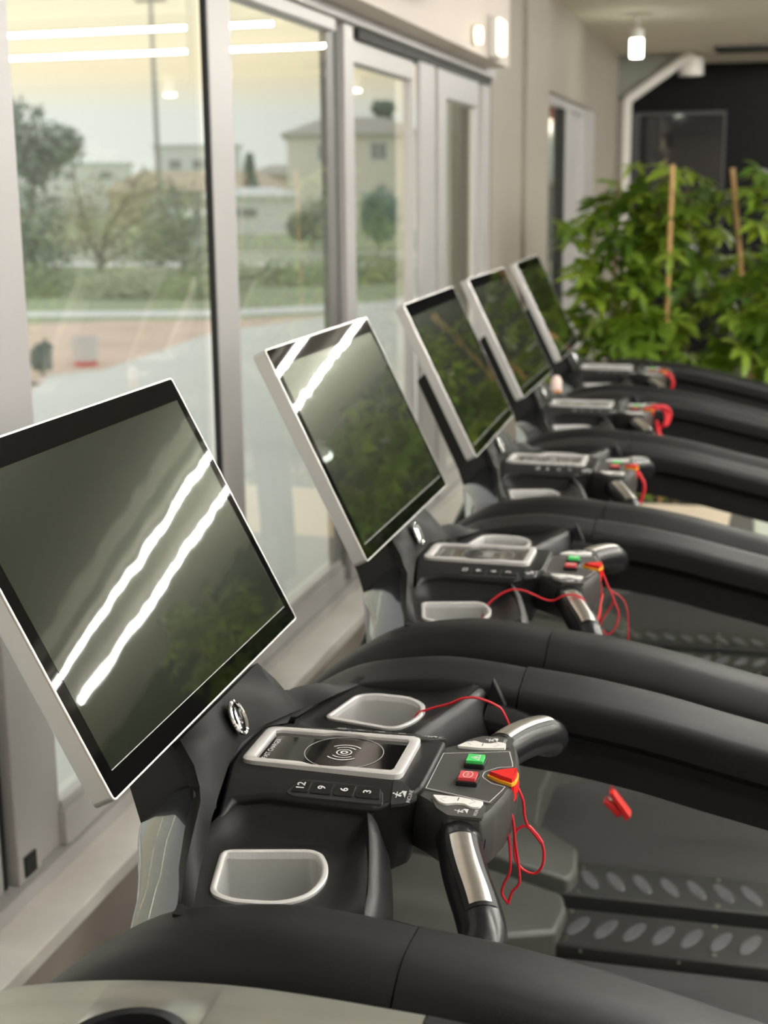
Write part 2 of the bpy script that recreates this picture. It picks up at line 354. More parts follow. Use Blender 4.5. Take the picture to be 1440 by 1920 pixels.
# corner post and sloping bar of the canopy frame at the back
GREYPANEL = mat('grey_green_panel', (0.22, 0.225, 0.19), 0.6)
e = tag(empty('canopy_frame', (-0.95, 13.3, 0.0)), 'white canopy frame with upright post and sloping bar in the back corner', 'frame')
box('post', -0.03, 0.04, -0.03, 0.03, 0.0, 2.62, WHITEMETAL, e, bev=0.004)
tube('sloping_bar', [(0.0, 0, 2.60), (0.56, 0, 2.985)], 0.045, WHITEMETAL, e, n=8)
raw('side_panel', [(-0.1, 0.06, 2.6), (0.0, 0.06, 2.6), (0.56, 0.06, 2.985), (-0.1, 0.06, 2.985), (-0.1, 0.09, 2.6), (0.0, 0.09, 2.6), (0.56, 0.09, 2.985), (-0.1, 0.09, 2.985)],
    [(0, 1, 2, 3), (4, 7, 6, 5), (0, 4, 5, 1), (1, 5, 6, 2), (2, 6, 7, 3), (3, 7, 4, 0)], GREYPANEL, e, smooth=False)
e = tag(empty('wall_mirror', (-0.53, 14.55, 1.2)), 'wide dark glass panel in a thin frame on the black wall', 'mirror')
box('mirror_glass', -0.43, 0.43, -0.012, 0.0, 0.02, 1.32, DGLASS, e, smooth=False)
bm = bmesh.new(); add_box(bm, -0.45, 0.45, -0.02, 0.02, 1.32, 1.35); add_box(bm, -0.45, -0.43, -0.02, 0.02, 0, 1.32); add_box(bm, 0.43, 0.45, -0.02, 0.02, 0, 1.32); add_box(bm, -0.45, 0.45, -0.02, 0.02, 0, 0.02)
finish('mirror_frame', bm, DFRAME, e, smooth=False)
e = tag(empty('loudspeaker', W(4.85, 0.17, 2.47)), 'small black wall loudspeaker above the sliding windows', 'speaker')
bm = bmesh.new(); add_box(bm, 0.0, 0.16, -0.30, 0.30, 0.02, 0.24); finish('cabinet', bm, MATTE, e, bev=0.008)
bm = bmesh.new(); add_box(bm, 0.161, 0.168, -0.27, 0.27, 0.05, 0.21); finish('grille', bm, DFRAME, e, bev=0.003)
e = tag(empty('bottle', (-0.535, 4.60, 1.119)), 'tiny bottle with a pinkish white top and orange base on a handrail front', 'bottle')
e.scale = (0.62, 0.62, 0.62); e.location.z = 1.128
ORANGE = mat('orange_plastic', (0.75, 0.30, 0.06), 0.4); PINKW = mat('pinkish_white_plastic', (0.85, 0.66, 0.60), 0.4)
tube('bottle_base', [(0, 0, 0), (0, 0, 0.05)], 0.028, ORANGE, e, n=16); tube('bottle_top', [(0, 0, 0.051), (0, 0, 0.10), (0, 0, 0.125)], [0.029, 0.029, 0.016], PINKW, e, n=16)

# ------------------------------------------------------------------ treadmill prototype (local: x to the rear, y across, z up)
TM = empty('treadmill')
def zb(x, y): return 1.1715 - 0.27 * max(0.0, abs(y) - 0.057)
def S(pts, s): return [(x, s * y) for x, y in pts] if s > 0 else [(x, -y) for x, y in pts][::-1]
# handrails: arched beam from the floor over the console and down to the rear
CROWN_F = [(-0.80, 0.20), (-0.79, 0.5), (-0.765, 0.75), (-0.72, 0.91), (-0.665, 1.0), (-0.62, 1.048), (-0.58, 1.083), (-0.535, 1.115), (-0.488, 1.139), (-0.431, 1.152), (-0.362, 1.160), (-0.30, 1.157), (-0.2485, 1.151)]
CROWN_R = [(-0.247, 1.151), (-0.19, 1.145), (-0.143, 1.139), (-0.06, 1.124), (0.026, 1.104), (0.08, 1.092), (0.165, 1.072), (0.3, 1.035), (0.45, 0.98), (0.58, 0.92), (0.62, 0.90)]
def rail_section(rear):
    e = 0.002 if rear else 0.0
    low = [(0.332, -0.118), (0.332, -0.064), (0.318, -0.056)] if rear else [(0.312, -0.122), (0.312, -0.07)]
    shoulder = [(0.3105 - e, -0.050), (0.3105 - e, -0.034), (0.3112 - e, -0.020), (0.3150 - e, -0.0105), (0.322 - e, -0.0075 + e * 0.5), (0.350, -0.0030 + e), (0.372, 0.0 + e), (0.390, -0.001 + e), (0.405, -0.006 + e), (0.417, -0.018), (0.4245 + e * 0.7, -0.036), (0.4275 + e * 0.7, -0.062), (0.4275 + e * 0.7, -0.09)]
    sm = [(v.x, v.y) for v in spline([Vector((a, b, 0)) for a, b in shoulder], 2)]
    sm = [(a, b + 0.003) for a, b in sm]
    return low + sm + [(0.423, -0.118 if rear else -0.122)]
def beam(name, path, sec, s, mt, parent, scale=None):
    P = [Vector((x, 0, z)) for x, z in path]; P = spline(P, 3); loops = []
    for i, p in enumerate(P):
        t = (P[min(i + 1, len(P) - 1)] - P[max(i - 1, 0)]).normalized(); nrm = Vector((-t.z, 0, t.x))
        k = scale(i / (len(P) - 1)) if scale else 1.0
        loops.append([p + nrm * (h * k) + Vector((0, s * (0.375 + (y - 0.375) * (k ** 0.5)), 0)) for y, h in sec])
    bm = bmesh.new(); add_loops(bm, loops, True, True, True)
    return finish(name, bm, mt, parent, angle=40)
HOLE = mat('screw_hole', (0.002, 0.002, 0.002), 0.8)
for s in (-1, 1):
    hr = beam('handrail', CROWN_R, rail_section(True), s, RAIL, TM, lambda t: 1.0 if t < 0.85 else math.sqrt(max(0.05, 1 - ((t - 0.85) / 0.16) ** 2)))
    beam('front_cover', CROWN_F, rail_section(False), s, RAIL, TM)
    # dark parting line along the inner shoulder of the cover
    P = spline([Vector((x, 0, z)) for x, z in CROWN_F[4:]], 3)
    for x, z in ((-0.17, 1.050), (-0.002, 1.027), (0.16, 0.985)):
        tube('screw_hole', [(x, s * 0.3325, z), (x, s * 0.3305, z)], 0.007, HOLE, hr, n=12)
# console body
HB = [(-0.524, 0.057), (-0.507, 0.160), (-0.499, 0.113), (-0.465, 0.102), (-0.344, 0.106), (-0.313, 0.089), (-0.297, 0.064)]
top = [(-0.528, 0)] + HB; full = [(-0.528, 0.0)] + HB + [(-0.297, -0.064)] + [(x, -y) for x, y in HB[::-1][1:]]
bm = bmesh.new()
tv = [bm.verts.new((x, y, zb(x, y) - (0.004 if abs(y) > 0.15 else 0))) for x, y in full]
bv = [bm.verts.new((x + (0.004 if x < -0.4 else -0.02), y * 0.93, 1.072)) for x, y in full]
n = len(full)
for i in range(n): bm.faces.new((tv[i], tv[(i + 1) % n], bv[(i + 1) % n], bv[i]))
bm.faces.new(bv[::-1])
c0, c1 = tv[1], tv[7]; d0, d1_ = tv[14], tv[8]
bm.faces.new((tv[0], tv[1], tv[7], tv[8], tv[14])); bm.faces.new(tv[1:8]); bm.faces.new(tv[8:15])
body = finish('console_body', bm, PLASTIC, TM, bev=0.006, seg=3)
# wireless charging pad
CO = [(-0.513, -0.052), (-0.325, -0.057), (-0.325, 0.057), (-0.513, 0.052)]
outer = rpoly(CO, 0.012, 5); 
notch = [(-0.500, -0.043), (-0.442, -0.0435), (-0.430, -0.049), (-0.402, -0.0495), (-0.390, -0.0455), (-0.337, -0.046), (-0.337, 0.046), (-0.390, 0.0455), (-0.402, 0.0495), (-0.430, 0.049), (-0.442, 0.0435), (-0.500, 0.043)]
def frame_obj(name, outer, inner, z0, zt, mt, parent, inner_z=None, rim=0.003, fz=None):
    n = 64
    def samp(poly):
        cx = sum(p[0] for p in poly) / len(poly); cy = sum(p[1] for p in poly) / len(poly); return poly
    bm = bmesh.new(); f = fz or (lambda x, y: 0)
    def lp(poly, z): return [(x, y, z + f(x, y)) for x, y in poly]
    iz = z0 if inner_z is None else inner_z
    add_loops(bm, [lp(outer, z0), lp(outer, zt - rim * 0.6), lp(offset(outer, -rim), zt), lp(offset(inner, rim * 0.8), zt), lp(inner, zt - rim * 0.6), lp(inner, iz)])
    return finish(name, bm, mt, parent, angle=50, recalc=True)
def resample(poly, n, c=None, a0=0.0):
    c = c or (sum(p[0] for p in poly) / len(poly), sum(p[1] for p in poly) / len(poly)); out = []
    for k in range(n):
        a = a0 + 2 * PI * k / n; dx, dy = math.cos(a), math.sin(a); best = None
        for i in range(len(poly)):
            (x1, y1), (x2, y2) = poly[i - 1], poly[i]; ex, ey = x2 - x1, y2 - y1; den = dx * ey - dy * ex
            if abs(den) < 1e-12: continue
            t = ((x1 - c[0]) * ey - (y1 - c[1]) * ex) / den; u = ((x1 - c[0]) * dy - (y1 - c[1]) * dx) / den
            if t > 0 and -1e-6 <= u <= 1 + 1e-6 and (best is None or t > best): best = t
        best = best or 0.01
        out.append((c[0] + dx * best, c[1] + dy * best))
    return out
cc = (-0.419, 0.0)
pad = frame_obj('charging_pad', resample(outer, 96, cc), resample(rpoly(notch, 0.004, 3), 96, cc), 1.168, 1.1775, CHROME, TM, rim=0.0025)
prism('pad_glass', resample(rpoly(notch, 0.004, 3), 96, cc), 1.1702, 1.1726, GLASSBLK, pad, smooth=False)
ZP = 1.1731
def ring(bm, cx, cy, r, wd, z, a0=0, a1=360, n=40):
    A = [math.radians(a0 + (a1 - a0) * k / n) for k in range(n + 1)]
    I = [bm.verts.new((cx + math.cos(a) * (r - wd / 2), cy + math.sin(a) * (r - wd / 2), z)) for a in A]
    O = [bm.verts.new((cx + math.cos(a) * (r + wd / 2), cy + math.sin(a) * (r + wd / 2), z)) for a in A]
    for k in range(n): bm.faces.new((I[k], O[k], O[k + 1], I[k + 1]))
bm = bmesh.new(); ring(bm, -0.405, 0, 0.0455, 0.0010, ZP, n=64)
finish('circle_print', bm, GREYPRINT, pad, recalc=False)
bm = bmesh.new(); ring(bm, -0.405, 0, 0.0035, 0.0022, ZP, n=24); ring(bm, -0.405, 0, 0.0085, 0.0016, ZP, n=32)
for b0 in (90, 270):
    ring(bm, -0.405, 0, 0.0150, 0.0016, ZP, b0 - 48, b0 + 48, 20); ring(bm, -0.405, 0, 0.0215, 0.0018, ZP, b0 - 48, b0 + 48, 24)
finish('wireless_icon', bm, PRINT, pad, recalc=False)
text_mesh('lettering', 'FAST CHARGER', 0.0088, PRINT, pad, lambda a, b: (-0.490 - b, -0.006 + a * 0.95, ZP))
# button strips
for s in (-1, 1):
    st = rpoly(S([(-0.446, 0.096), (-0.434, 0.0715), (-0.352, 0.0735), (-0.340, 0.080), (-0.335, 0.0985), (-0.340, 0.1015), (-0.436, 0.1005)], s), 0.005, 4)
    bs = prism('button_strip', st, lambda x, y: zb(x, y) - 0.004, lambda x, y: zb(x, y) + 0.0012, KEYGREY, TM, smooth=True, bev=0.0008, seg=2)
    xs = [-0.442, -0.4195, -0.394, -0.369, -0.342]
    for i in range(4):
        a, b = xs[i] + 0.0012, xs[i + 1] - 0.0012
        kp = rpoly(S([(a + (0.006 if i == 0 else 0), 0.076), (b, 0.0765), (b + (0.004 if i == 3 else 0), 0.095), (a, 0.095)], s), 0.003, 3)
        key = prism('speed_key', kp, lambda x, y: zb(x, y), lambda x, y: zb(x, y) + 0.0026, PLASTIC, bs, bev=0.0006, seg=2)
    lab = ['12', '9', '6', '3']
    for i in range(4):
        cx = (xs[i] + xs[i + 1]) / 2; cy = s * 0.0855
        text_mesh('lettering', lab[i], 0.0125, PRINT, bs, lambda a, b, cx=cx, cy=cy: (cx - b, cy + a, zb(cx - b, cy + a) + 0.0030), bold=True)
    ip = rpoly(S([(-0.3325, 0.060), (-0.3225, 0.060), (-0.300, 0.084), (-0.311, 0.095), (-0.327, 0.1005)], s), 0.003, 3)
    ipl = prism('incline_plate', ip, lambda x, y: zb(x, y) - 0.003, lambda x, y: zb(x, y) + 0.0012, KEYGREY, TM, bev=0.0006)
    text_mesh('lettering', 'INCLINE' if s < 0 else 'SPEED', 0.0060, PRINT, ipl, lambda a, b, s=s: (-0.3085 - b, s * 0.0855 + a * 0.9, zb(-0.31, s * 0.0855 + a * 0.9) + 0.0020))
    bm = bmesh.new()
    def ic(bm, pts):
        vs2 = [bm.verts.new((-0.3175 - b, s * 0.084 + a, zb(-0.31, s * 0.084 + a) + 0.0022)) for a, b in pts]; bm.faces.new(vs2)
    ic(bm, [(-0.005, -0.004), (0.006, -0.004), (0.006, 0.0015)])
    ic(bm, [(-0.004, 0.001), (-0.001, 0.000), (0.001, 0.008), (-0.001, 0.008)]); ic(bm, [(-0.006, 0.005), (0.004, 0.0055), (0.004, 0.0065), (-0.006, 0.006)])
    ic(bm, [(0.000, 0.002), (0.004, 0.000), (0.005, 0.0008), (0.001, 0.004)]); ic(bm, [(0.0, 0.0085), (0.002, 0.0085), (0.002, 0.0105), (0.0, 0.0105)])
    finish('runner_icon', bm, PRINT, ipl, recalc=False, smooth=False)
# face plate: neck under the monitor that spreads into two arms
O = [(-0.552, 0.130, 1.227), (-0.533, 0.140, 1.204), (-0.523, 0.151, 1.184), (-0.511, 0.18, 1.182), (-0.503, 0.22, 1.173), (-0.495, 0.265, 1.157), (-0.481, 0.318, 1.139), (-0.476, 0.334, 1.130)]
I = [(-0.515, 0.110, 1.164), (-0.512, 0.130, 1.162), (-0.506, 0.161, 1.158), (-0.500, 0.19, 1.152), (-0.492, 0.225, 1.148), (-0.482, 0.265, 1.145), (-0.469, 0.312, 1.140), (-0.464, 0.334, 1.130)]
V = [(-0.576, 0, 1.213), (-0.576, 0.126, 1.213), (-0.552, 0, 1.227), O[0], (-0.536, 0, 1.196), (-0.535, 0.075, 1.196), (-0.529, 0, 1.174), (-0.524, 0.058, 1.173)]
F = [(0, 1, 3, 2), (2, 3, 5, 4), (4, 5, 7, 6)]
b0 = len(V); V += O[1:] + I[1:]; no = len(O) - 1
F += [(3, b0, b0 + no, 5), (5, b0 + no, 7), (b0, b0 + 1, b0 + no + 1, b0 + no)]
for i in range(1, no - 1): F.append((b0 + i, b0 + i + 1, b0 + no + i + 1, b0 + no + i))
F.append((7, b0 + no, b0 + no + 1))
nV = len(V); allV = V + [(x, -y, z) for x, y, z in V]; allF = F + [tuple(nV + i for i in f[::-1]) for f in F]
bm = bmesh.new(); vv = [bm.verts.new(p) for p in allV]
for f in allF: bm.faces.new([vv[i] for i in f])
bmesh.ops.remove_doubles(bm, verts=bm.verts[:], dist=1e-5)
bmesh.ops.recalc_face_normals(bm, faces=bm.faces[:])
if sum(f.normal.x for f in bm.faces) < 0: bmesh.ops.reverse_faces(bm, faces=bm.faces[:])
fp = finish('face_plate', bm, PLATE, TM, recalc=False, angle=14)
so = fp.modifiers.new('thickness', 'SOLIDIFY'); so.thickness = 0.012; so.offset = -1
b = fp.modifiers.new('bevel', 'BEVEL'); b.width = 0.0025; b.segments = 2; b.limit_method = 'ANGLE'; b.angle_limit = math.radians(50)
# chrome emblem
pn = Vector((0.913, 0, 0.408)); pu = Vector((-0.408, 0, 0.913)); pc = Vector((-0.536, 0, 1.2035)) + pn * 0.004
def PL(a, b, c=0): return pc + Vector((0, a, 0)) + pu * b + pn * c
bm = bmesh.new(); add_tube(bm, [PL(0.0165 * math.cos(t), 0.0195 * math.sin(t)) for t in [2 * PI * k / 32 for k in range(33)]], 0.0026, 8, False)
em = finish('emblem', bm, MIRROR, TM)
bm = bmesh.new()
add_tube(bm, spline([PL(-0.013, -0.004), PL(-0.008, -0.011), PL(-0.004, 0.006), PL(0.000, 0.012)], 4), 0.0022, 6)
add_tube(bm, spline([PL(0.000, 0.012, 0.0005), PL(0.001, 0.002, 0.0005), PL(0.003, -0.008, 0.0005)], 4), 0.0022, 6)
add_tube(bm, spline([PL(0.003, -0.008), PL(0.008, 0.004), PL(0.012, 0.006)], 4), 0.0022, 6)
finish('emblem_mark', bm, MIRROR, em)
raw('emblem_disc', [PL(0.016 * math.cos(t), 0.019 * math.sin(t), -0.002) for t in [2 * PI * k / 24 for k in range(24)]], [tuple(range(24))], MATTE, em, smooth=False)
# neck behind the plate
prof = [(-0.556, 1.215), (-0.528, 1.165), (-0.530, 1.06), (-0.583, 1.07), (-0.592, 1.115), (-0.612, 1.165), (-0.665, 1.27), (-0.715, 1.37), (-0.685, 1.40), (-0.660, 1.37), (-0.610, 1.30)]
wid = [0.124, 0.140, 0.150, 0.150, 0.146, 0.132, 0.12, 0.11, 0.11, 0.11, 0.116]
bm = bmesh.new(); a = [bm.verts.new((x, -w_, z)) for (x, z), w_ in zip(prof, wid)]; c = [bm.verts.new((x, w_, z)) for (x, z), w_ in zip(prof, wid)]
n = len(prof); bm.faces.new(a); bm.faces.new(c[::-1])
for i in range(n): bm.faces.new((a[i], c[i], c[(i + 1) % n], a[(i + 1) % n]))
finish('neck_cover', bm, PLASTIC, TM, bev=0.004)
# swooping side arms between neck and rails
ST = [[(-0.530, 0.148, 1.188), (-0.560, 0.146, 1.174), (-0.600, 0.142, 1.130), (-0.592, 0.142, 1.05), (-0.53, 0.142, 1.05)],
      [(-0.512, 0.18, 1.178), (-0.540, 0.18, 1.172), (-0.585, 0.18, 1.132), (-0.583, 0.18, 1.05), (-0.52, 0.18, 1.05)],
      [(-0.503, 0.22, 1.169), (-0.529, 0.22, 1.160), (-0.566, 0.22, 1.128), (-0.570, 0.22, 1.045), (-0.51, 0.22, 1.045)],
      [(-0.495, 0.265, 1.153), (-0.521, 0.265, 1.140), (-0.549, 0.265, 1.115), (-0.560, 0.265, 1.03), (-0.50, 0.265, 1.035)],
      [(-0.481, 0.318, 1.135), (-0.509, 0.318, 1.118), (-0.538, 0.318, 1.095), (-0.556, 0.318, 1.01), (-0.49, 0.318, 1.02)],
      [(-0.474, 0.345, 1.124), (-0.504, 0.345, 1.104), (-0.535, 0.345, 1.080), (-0.556, 0.345, 1.0), (-0.49, 0.345, 1.01)]]
for s in (-1, 1):
    bm = bmesh.new(); add_loops(bm, [[(x, s * y, z) for x, y, z in r_] for r_ in ST], True, True, True)
    finish('side_arm', bm, ARM, TM, bev=0.006, seg=3)
# cup trays with holders
CUP = [(-0.486, 0.192), (-0.385, 0.169), (-0.366, 0.203), (-0.360, 0.235), (-0.366, 0.268), (-0.391, 0.290), (-0.440, 0.294), (-0.466, 0.282)]
cupo = resample(rpoly(CUP, [0.012, 0.02, 0.02, 0.02, 0.03, 0.03, 0.02, 0.012], 5), 72, (-0.418, 0.232))
TRAY = [(-0.515, 0.165), (-0.500, 0.100), (-0.46, 0.092), (-0.346, 0.092), (-0.336, 0.15), (-0.320, 0.22), (-0.300, 0.318), (-0.302, 0.338), (-0.40, 0.340), (-0.480, 0.340), (-0.484, 0.318), (-0.500, 0.25)]
tro = resample(TRAY, 72, (-0.418, 0.232))
def zout(x, y):
    if y > 0.325: return 1.143
    kb = max(0.0, min(1.0, (0.175 - y) / 0.07)); kr = max(0.0, min(1.0, (x + 0.372) / 0.04))
    return 1.140 + 0.012 * kb * (1 - kr) + 0.012 * kr
for s in (-1, 1):
    loops = []
    for q in (1.0, 0.93, 0.84, 0.7, 0.5, 0.3, 0.15, 0.0):
        lp = []
        for (xo, yo), (xi, yi) in zip(tro, offset(cupo, 0.001)):
            x, y = xi + (xo - xi) * q, yi + (yo - yi) * q
            z = 1.134 + (zout(x, y) - 1.134) * (q * q * (3 - 2 * q)) if q > 0 else 1.134
            kb = max(0.0, min(1.0, (0.185 - yo) / 0.07)); z -= 0.011 * kb * math.sin(PI * min(1, q)) ** 1.5
            lp.append((x, s * y, z))
        loops.append(lp)
    loops.insert(0, [(x, y, z - 0.06) for x, y, z in loops[0]]); loops.append([(x, y, z - 0.004) for x, y, z in loops[-1]])
    bm = bmesh.new(); add_loops(bm, loops)
    tray = finish('console_tray', bm, PLASTIC, TM, angle=40)
    # raised fin that closes the tray towards the user
    fin = [(-0.352, 0.096, 1.150, 0.004), (-0.345, 0.12, 1.156, 0.0055), (-0.333, 0.16, 1.157, 0.006), (-0.320, 0.21, 1.155, 0.006), (-0.306, 0.27, 1.151, 0.006), (-0.298, 0.325, 1.147, 0.006)]
    lps = []
    for x, y, z, r_ in fin:
        lps.append([(x - 0.012, s * y, z - 0.05), (x - r_, s * y, z - 0.006), (x - r_ * 0.4, s * y, z), (x + r_ * 0.5, s * y, z - 0.0015), (x + r_ * 1.6, s * y, z - 0.009), (x + 0.022, s * y, z - 0.05), (x + 0.018, s * y, z - 0.11), (x - 0.02, s * y, z - 0.11)])
    bm = bmesh.new(); add_loops(bm, lps, True, True, True); finish('tray_fin', bm, PLASTIC, TM, angle=60)
    cp = [(x, s * y) for x, y in cupo] if s > 0 else [(x, -y) for x, y in cupo][::-1]
    ch = frame_obj('cup_holder', cp, offset(cp, -0.0062), 1.128, 1.1375, CHROME, TM, rim=0.0022)
    inn = offset(cp, -0.006); cx = sum(p[0] for p in inn) / len(inn); cy = sum(p[1] for p in inn) / len(inn)
    def sc(k): return [(cx + (x - cx) * k, cy + (y - cy) * k) for x, y in inn]
    bm = bmesh.new(); add_loops(bm, [[(x, y, 1.133) for x, y in sc(1)], [(x, y, 1.10) for x, y in sc(0.97)], [(x, y, 1.062) for x, y in sc(0.93)], [(x, y, 1.052) for x, y in sc(0.86)]], True, False, True)
    finish('cup_liner', bm, LINER, ch, angle=40)
# small hook beside the far tray
for s in (1,):
    raw('cord_hook', [(-0.292, s * 0.298, 1.13), (-0.262, s * 0.298, 1.128), (-0.282, s * 0.300, 1.168), (-0.292, s * 0.312, 1.13), (-0.262, s * 0.312, 1.128), (-0.280, s * 0.308, 1.168)],
        [(0, 1, 2), (3, 5, 4), (0, 3, 4, 1), (1, 4, 5, 2), (2, 5, 3, 0)], PLASTIC, TM, bev=0.003)
# control panel
HEX = [(-0.320, 0.058), (-0.290, 0.084), (-0.276, 0.100), (-0.262, 0.114), (-0.226, 0.114), (-0.216, 0.088), (-0.2075, 0.045), (-0.204, 0.0)]
hexp = rpoly(HEX + [(x, -y) for x, y in HEX[::-1][1:]], 0.004, 3)
bm = bmesh.new()
def lp(poly, z): return [(x, y, z) for x, y in poly]
hin = offset(hexp, -0.010)
add_loops(bm, [[(x * 0.97 - 0.012, y * 0.86, 1.095) for x, y in hexp], [(x * 0.99 - 0.003, y * 0.97, 1.12) for x, y in hexp], lp(hexp, 1.148), lp(offset(hexp, -0.002), 1.156), lp(offset(hexp, -0.005), 1.160)], True, True, True)
cpn = finish('control_panel', bm, PANEL, TM, angle=30)
IN = [(-0.3015, 0.052), (-0.222, 0.075), (-0.213, 0.040), (-0.2105, 0.026), (-0.228, 0.020), (-0.240, 0.006)]
inl = rpoly([IN[0]] + IN[1:] + [(x, -y) for x, y in IN[::-1]], 0.003, 3)
prism('panel_inlay', inl, 1.158, 1.1608, INLAY, cpn, smooth=False)
bm = bmesh.new(); a, b_ = offset(inl, -0.0025), offset(inl, -0.0035)
add_loops(bm, [lp(a, 1.1611), lp(b_, 1.1611)]); finish('inlay_outline', bm, PRINT, cpn, recalc=False)
for nm, y, mt in (('start_button', 0.0245, GREEN), ('stop_button', -0.0245, REDK)):
    sq = rpoly([(-0.268, y - 0.0125), (-0.244, y - 0.0125), (-0.244, y + 0.0125), (-0.268, y + 0.0125)], 0.003, 3)
    prism('button_base', sq, 1.160, 1.1665, GLOSSBLK, cpn, bev=0.001)
    bt = prism(nm, offset(sq, -0.0025), 1.166, 1.1700, mt, cpn, bev=0.0008)
    bm = bmesh.new()
    def pl(pts, z=1.1703):
        bm.faces.new([bm.verts.new((-0.256 - b, y + a, z)) for a, b in pts])
    if nm == 'start_button':
        pl([(-0.008, -0.005), (0.008, -0.005), (0.008, -0.0038), (-0.008, -0.0038)]); pl([(-0.008, -0.005), (-0.0065, -0.005), (0.0005, 0.005), (-0.0005, 0.0052)]); pl([(0.008, -0.005), (0.0065, -0.005), (-0.0005, 0.005), (0.0005, 0.0052)])
        pl([(-0.002, -0.003), (0.002, -0.003), (0.001, 0.002), (-0.001, 0.002)])
        finish('button_icon', bm, WHITEKEY, cpn, recalc=False, smooth=False)
    else:
        oc = [(-0.008, -0.003), (-0.008, 0.003), (-0.0035, 0.0055), (0.0035, 0.0055), (0.008, 0.003), (0.008, -0.003), (0.0035, -0.0055), (-0.0035, -0.0055)]
        o2 = [(x * 0.87, y_ * 0.84) for x, y_ in oc]
        for i in range(8):
            j = (i + 1) % 8; pl([oc[i], oc[j], o2[j], o2[i]])
        finish('button_icon', bm, WHITEKEY, cpn, recalc=False, smooth=False)
        text_mesh('lettering', 'STOP', 0.0042, WHITEKEY, cpn, lambda a, b: (-0.256 - b, -0.0245 + a, 1.1703))
WED = [(-0.2385, 0.0), (-0.223, 0.0115), (-0.207, 0.019), (-0.2035, 0.011), (-0.2025, 0.0), (-0.2035, -0.011), (-0.207, -0.019), (-0.223, -0.0115)]
wed = rpoly([(x, y - 0.006) for x, y in WED], 0.002, 3)
prism('stop_outline', wed, 1.1595, 1.1635, YELLOW, cpn, bev=0.001)
es = prism('emergency_stop', [(x + 0.0006, y) for x, y in offset(wed, -0.0022)], 1.139, 1.1680, REDSTOP, cpn, bev=0.002, seg=3)
raw('stop_lip', [(-0.2058, -0.0210, 1.160), (-0.2020, -0.004, 1.160), (-0.2038, 0.0110, 1.160), (-0.2056, -0.0180, 1.147), (-0.2018, -0.004, 1.147), (-0.2036, 0.0080, 1.147)], [(0, 1, 4, 3), (1, 2, 5, 4)], REDSTOP, cpn)
for s in (-1, 1):
    wp = rpoly(S([(-0.288, 0.0725), (-0.226, 0.0815), (-0.2245, 0.1125), (-0.262, 0.1125), (-0.277, 0.0975)], s), 0.003, 3)
    prism('wing_plate', wp, 1.158, 1.1612, INLAY, cpn, smooth=False)
    kp = rpoly(S([(-0.287, 0.070), (-0.258, 0.0695), (-0.2295, 0.076), (-0.231, 0.090), (-0.240, 0.0925), (-0.250, 0.0850), (-0.259, 0.0855), (-0.268, 0.0905), (-0.277, 0.0860)], s), 0.003, 3)
    prism('arrow_key', kp, 1.160, 1.1636, WHITEKEY, cpn, bev=0.0008)
    bm = bmesh.new()
    def ck(pts):
        bm.faces.new([bm.verts.new((x, s * y, 1.1642)) for x, y in pts])
    for cx, d in ((-0.273, -1), (-0.241, 1)):
        ck([(cx + d * 0.004, 0.081), (cx + d * 0.003, 0.0815), (cx - d * 0.003, 0.0862), (cx - d * 0.002, 0.0862)]); ck([(cx + d * 0.004, 0.081), (cx + d * 0.003, 0.0805), (cx - d * 0.003, 0.0752), (cx - d * 0.002, 0.0752)])
    ck([(-0.2575, 0.073), (-0.2565, 0.073), (-0.2565, 0.082), (-0.2575, 0.082)])
    finish('arrow_print', bm, KEYGREY, cpn, recalc=False, smooth=False)
    text_mesh('lettering', 'INCLINE' if s < 0 else 'SPEED', 0.0052, PRINT, cpn, lambda a, b, s=s: (-0.2335 - b, s * 0.101 + a * 0.8, 1.1616))
    bm = bmesh.new()
    def ic2(pts): bm.faces.new([bm.verts.new((-0.2465 - b, s * 0.1005 + a, 1.1616)) for a, b in pts])
    ic2([(-0.005, -0.004), (0.006, -0.004), (0.006, 0.0015)]); ic2([(-0.004, 0.001), (-0.001, 0.000), (0.001, 0.008), (-0.001, 0.008)]); ic2([(-0.006, 0.005), (0.004, 0.0055), (0.004, 0.0065), (-0.006, 0.006)])
    ic2([(0.000, 0.002), (0.004, 0.000), (0.005, 0.0008), (0.001, 0.004)]); ic2([(0.0, 0.0085), (0.002, 0.0085), (0.002, 0.0105), (0.0, 0.0105)])
    finish('runner_icon', bm, PRINT, cpn, recalc=False, smooth=False)
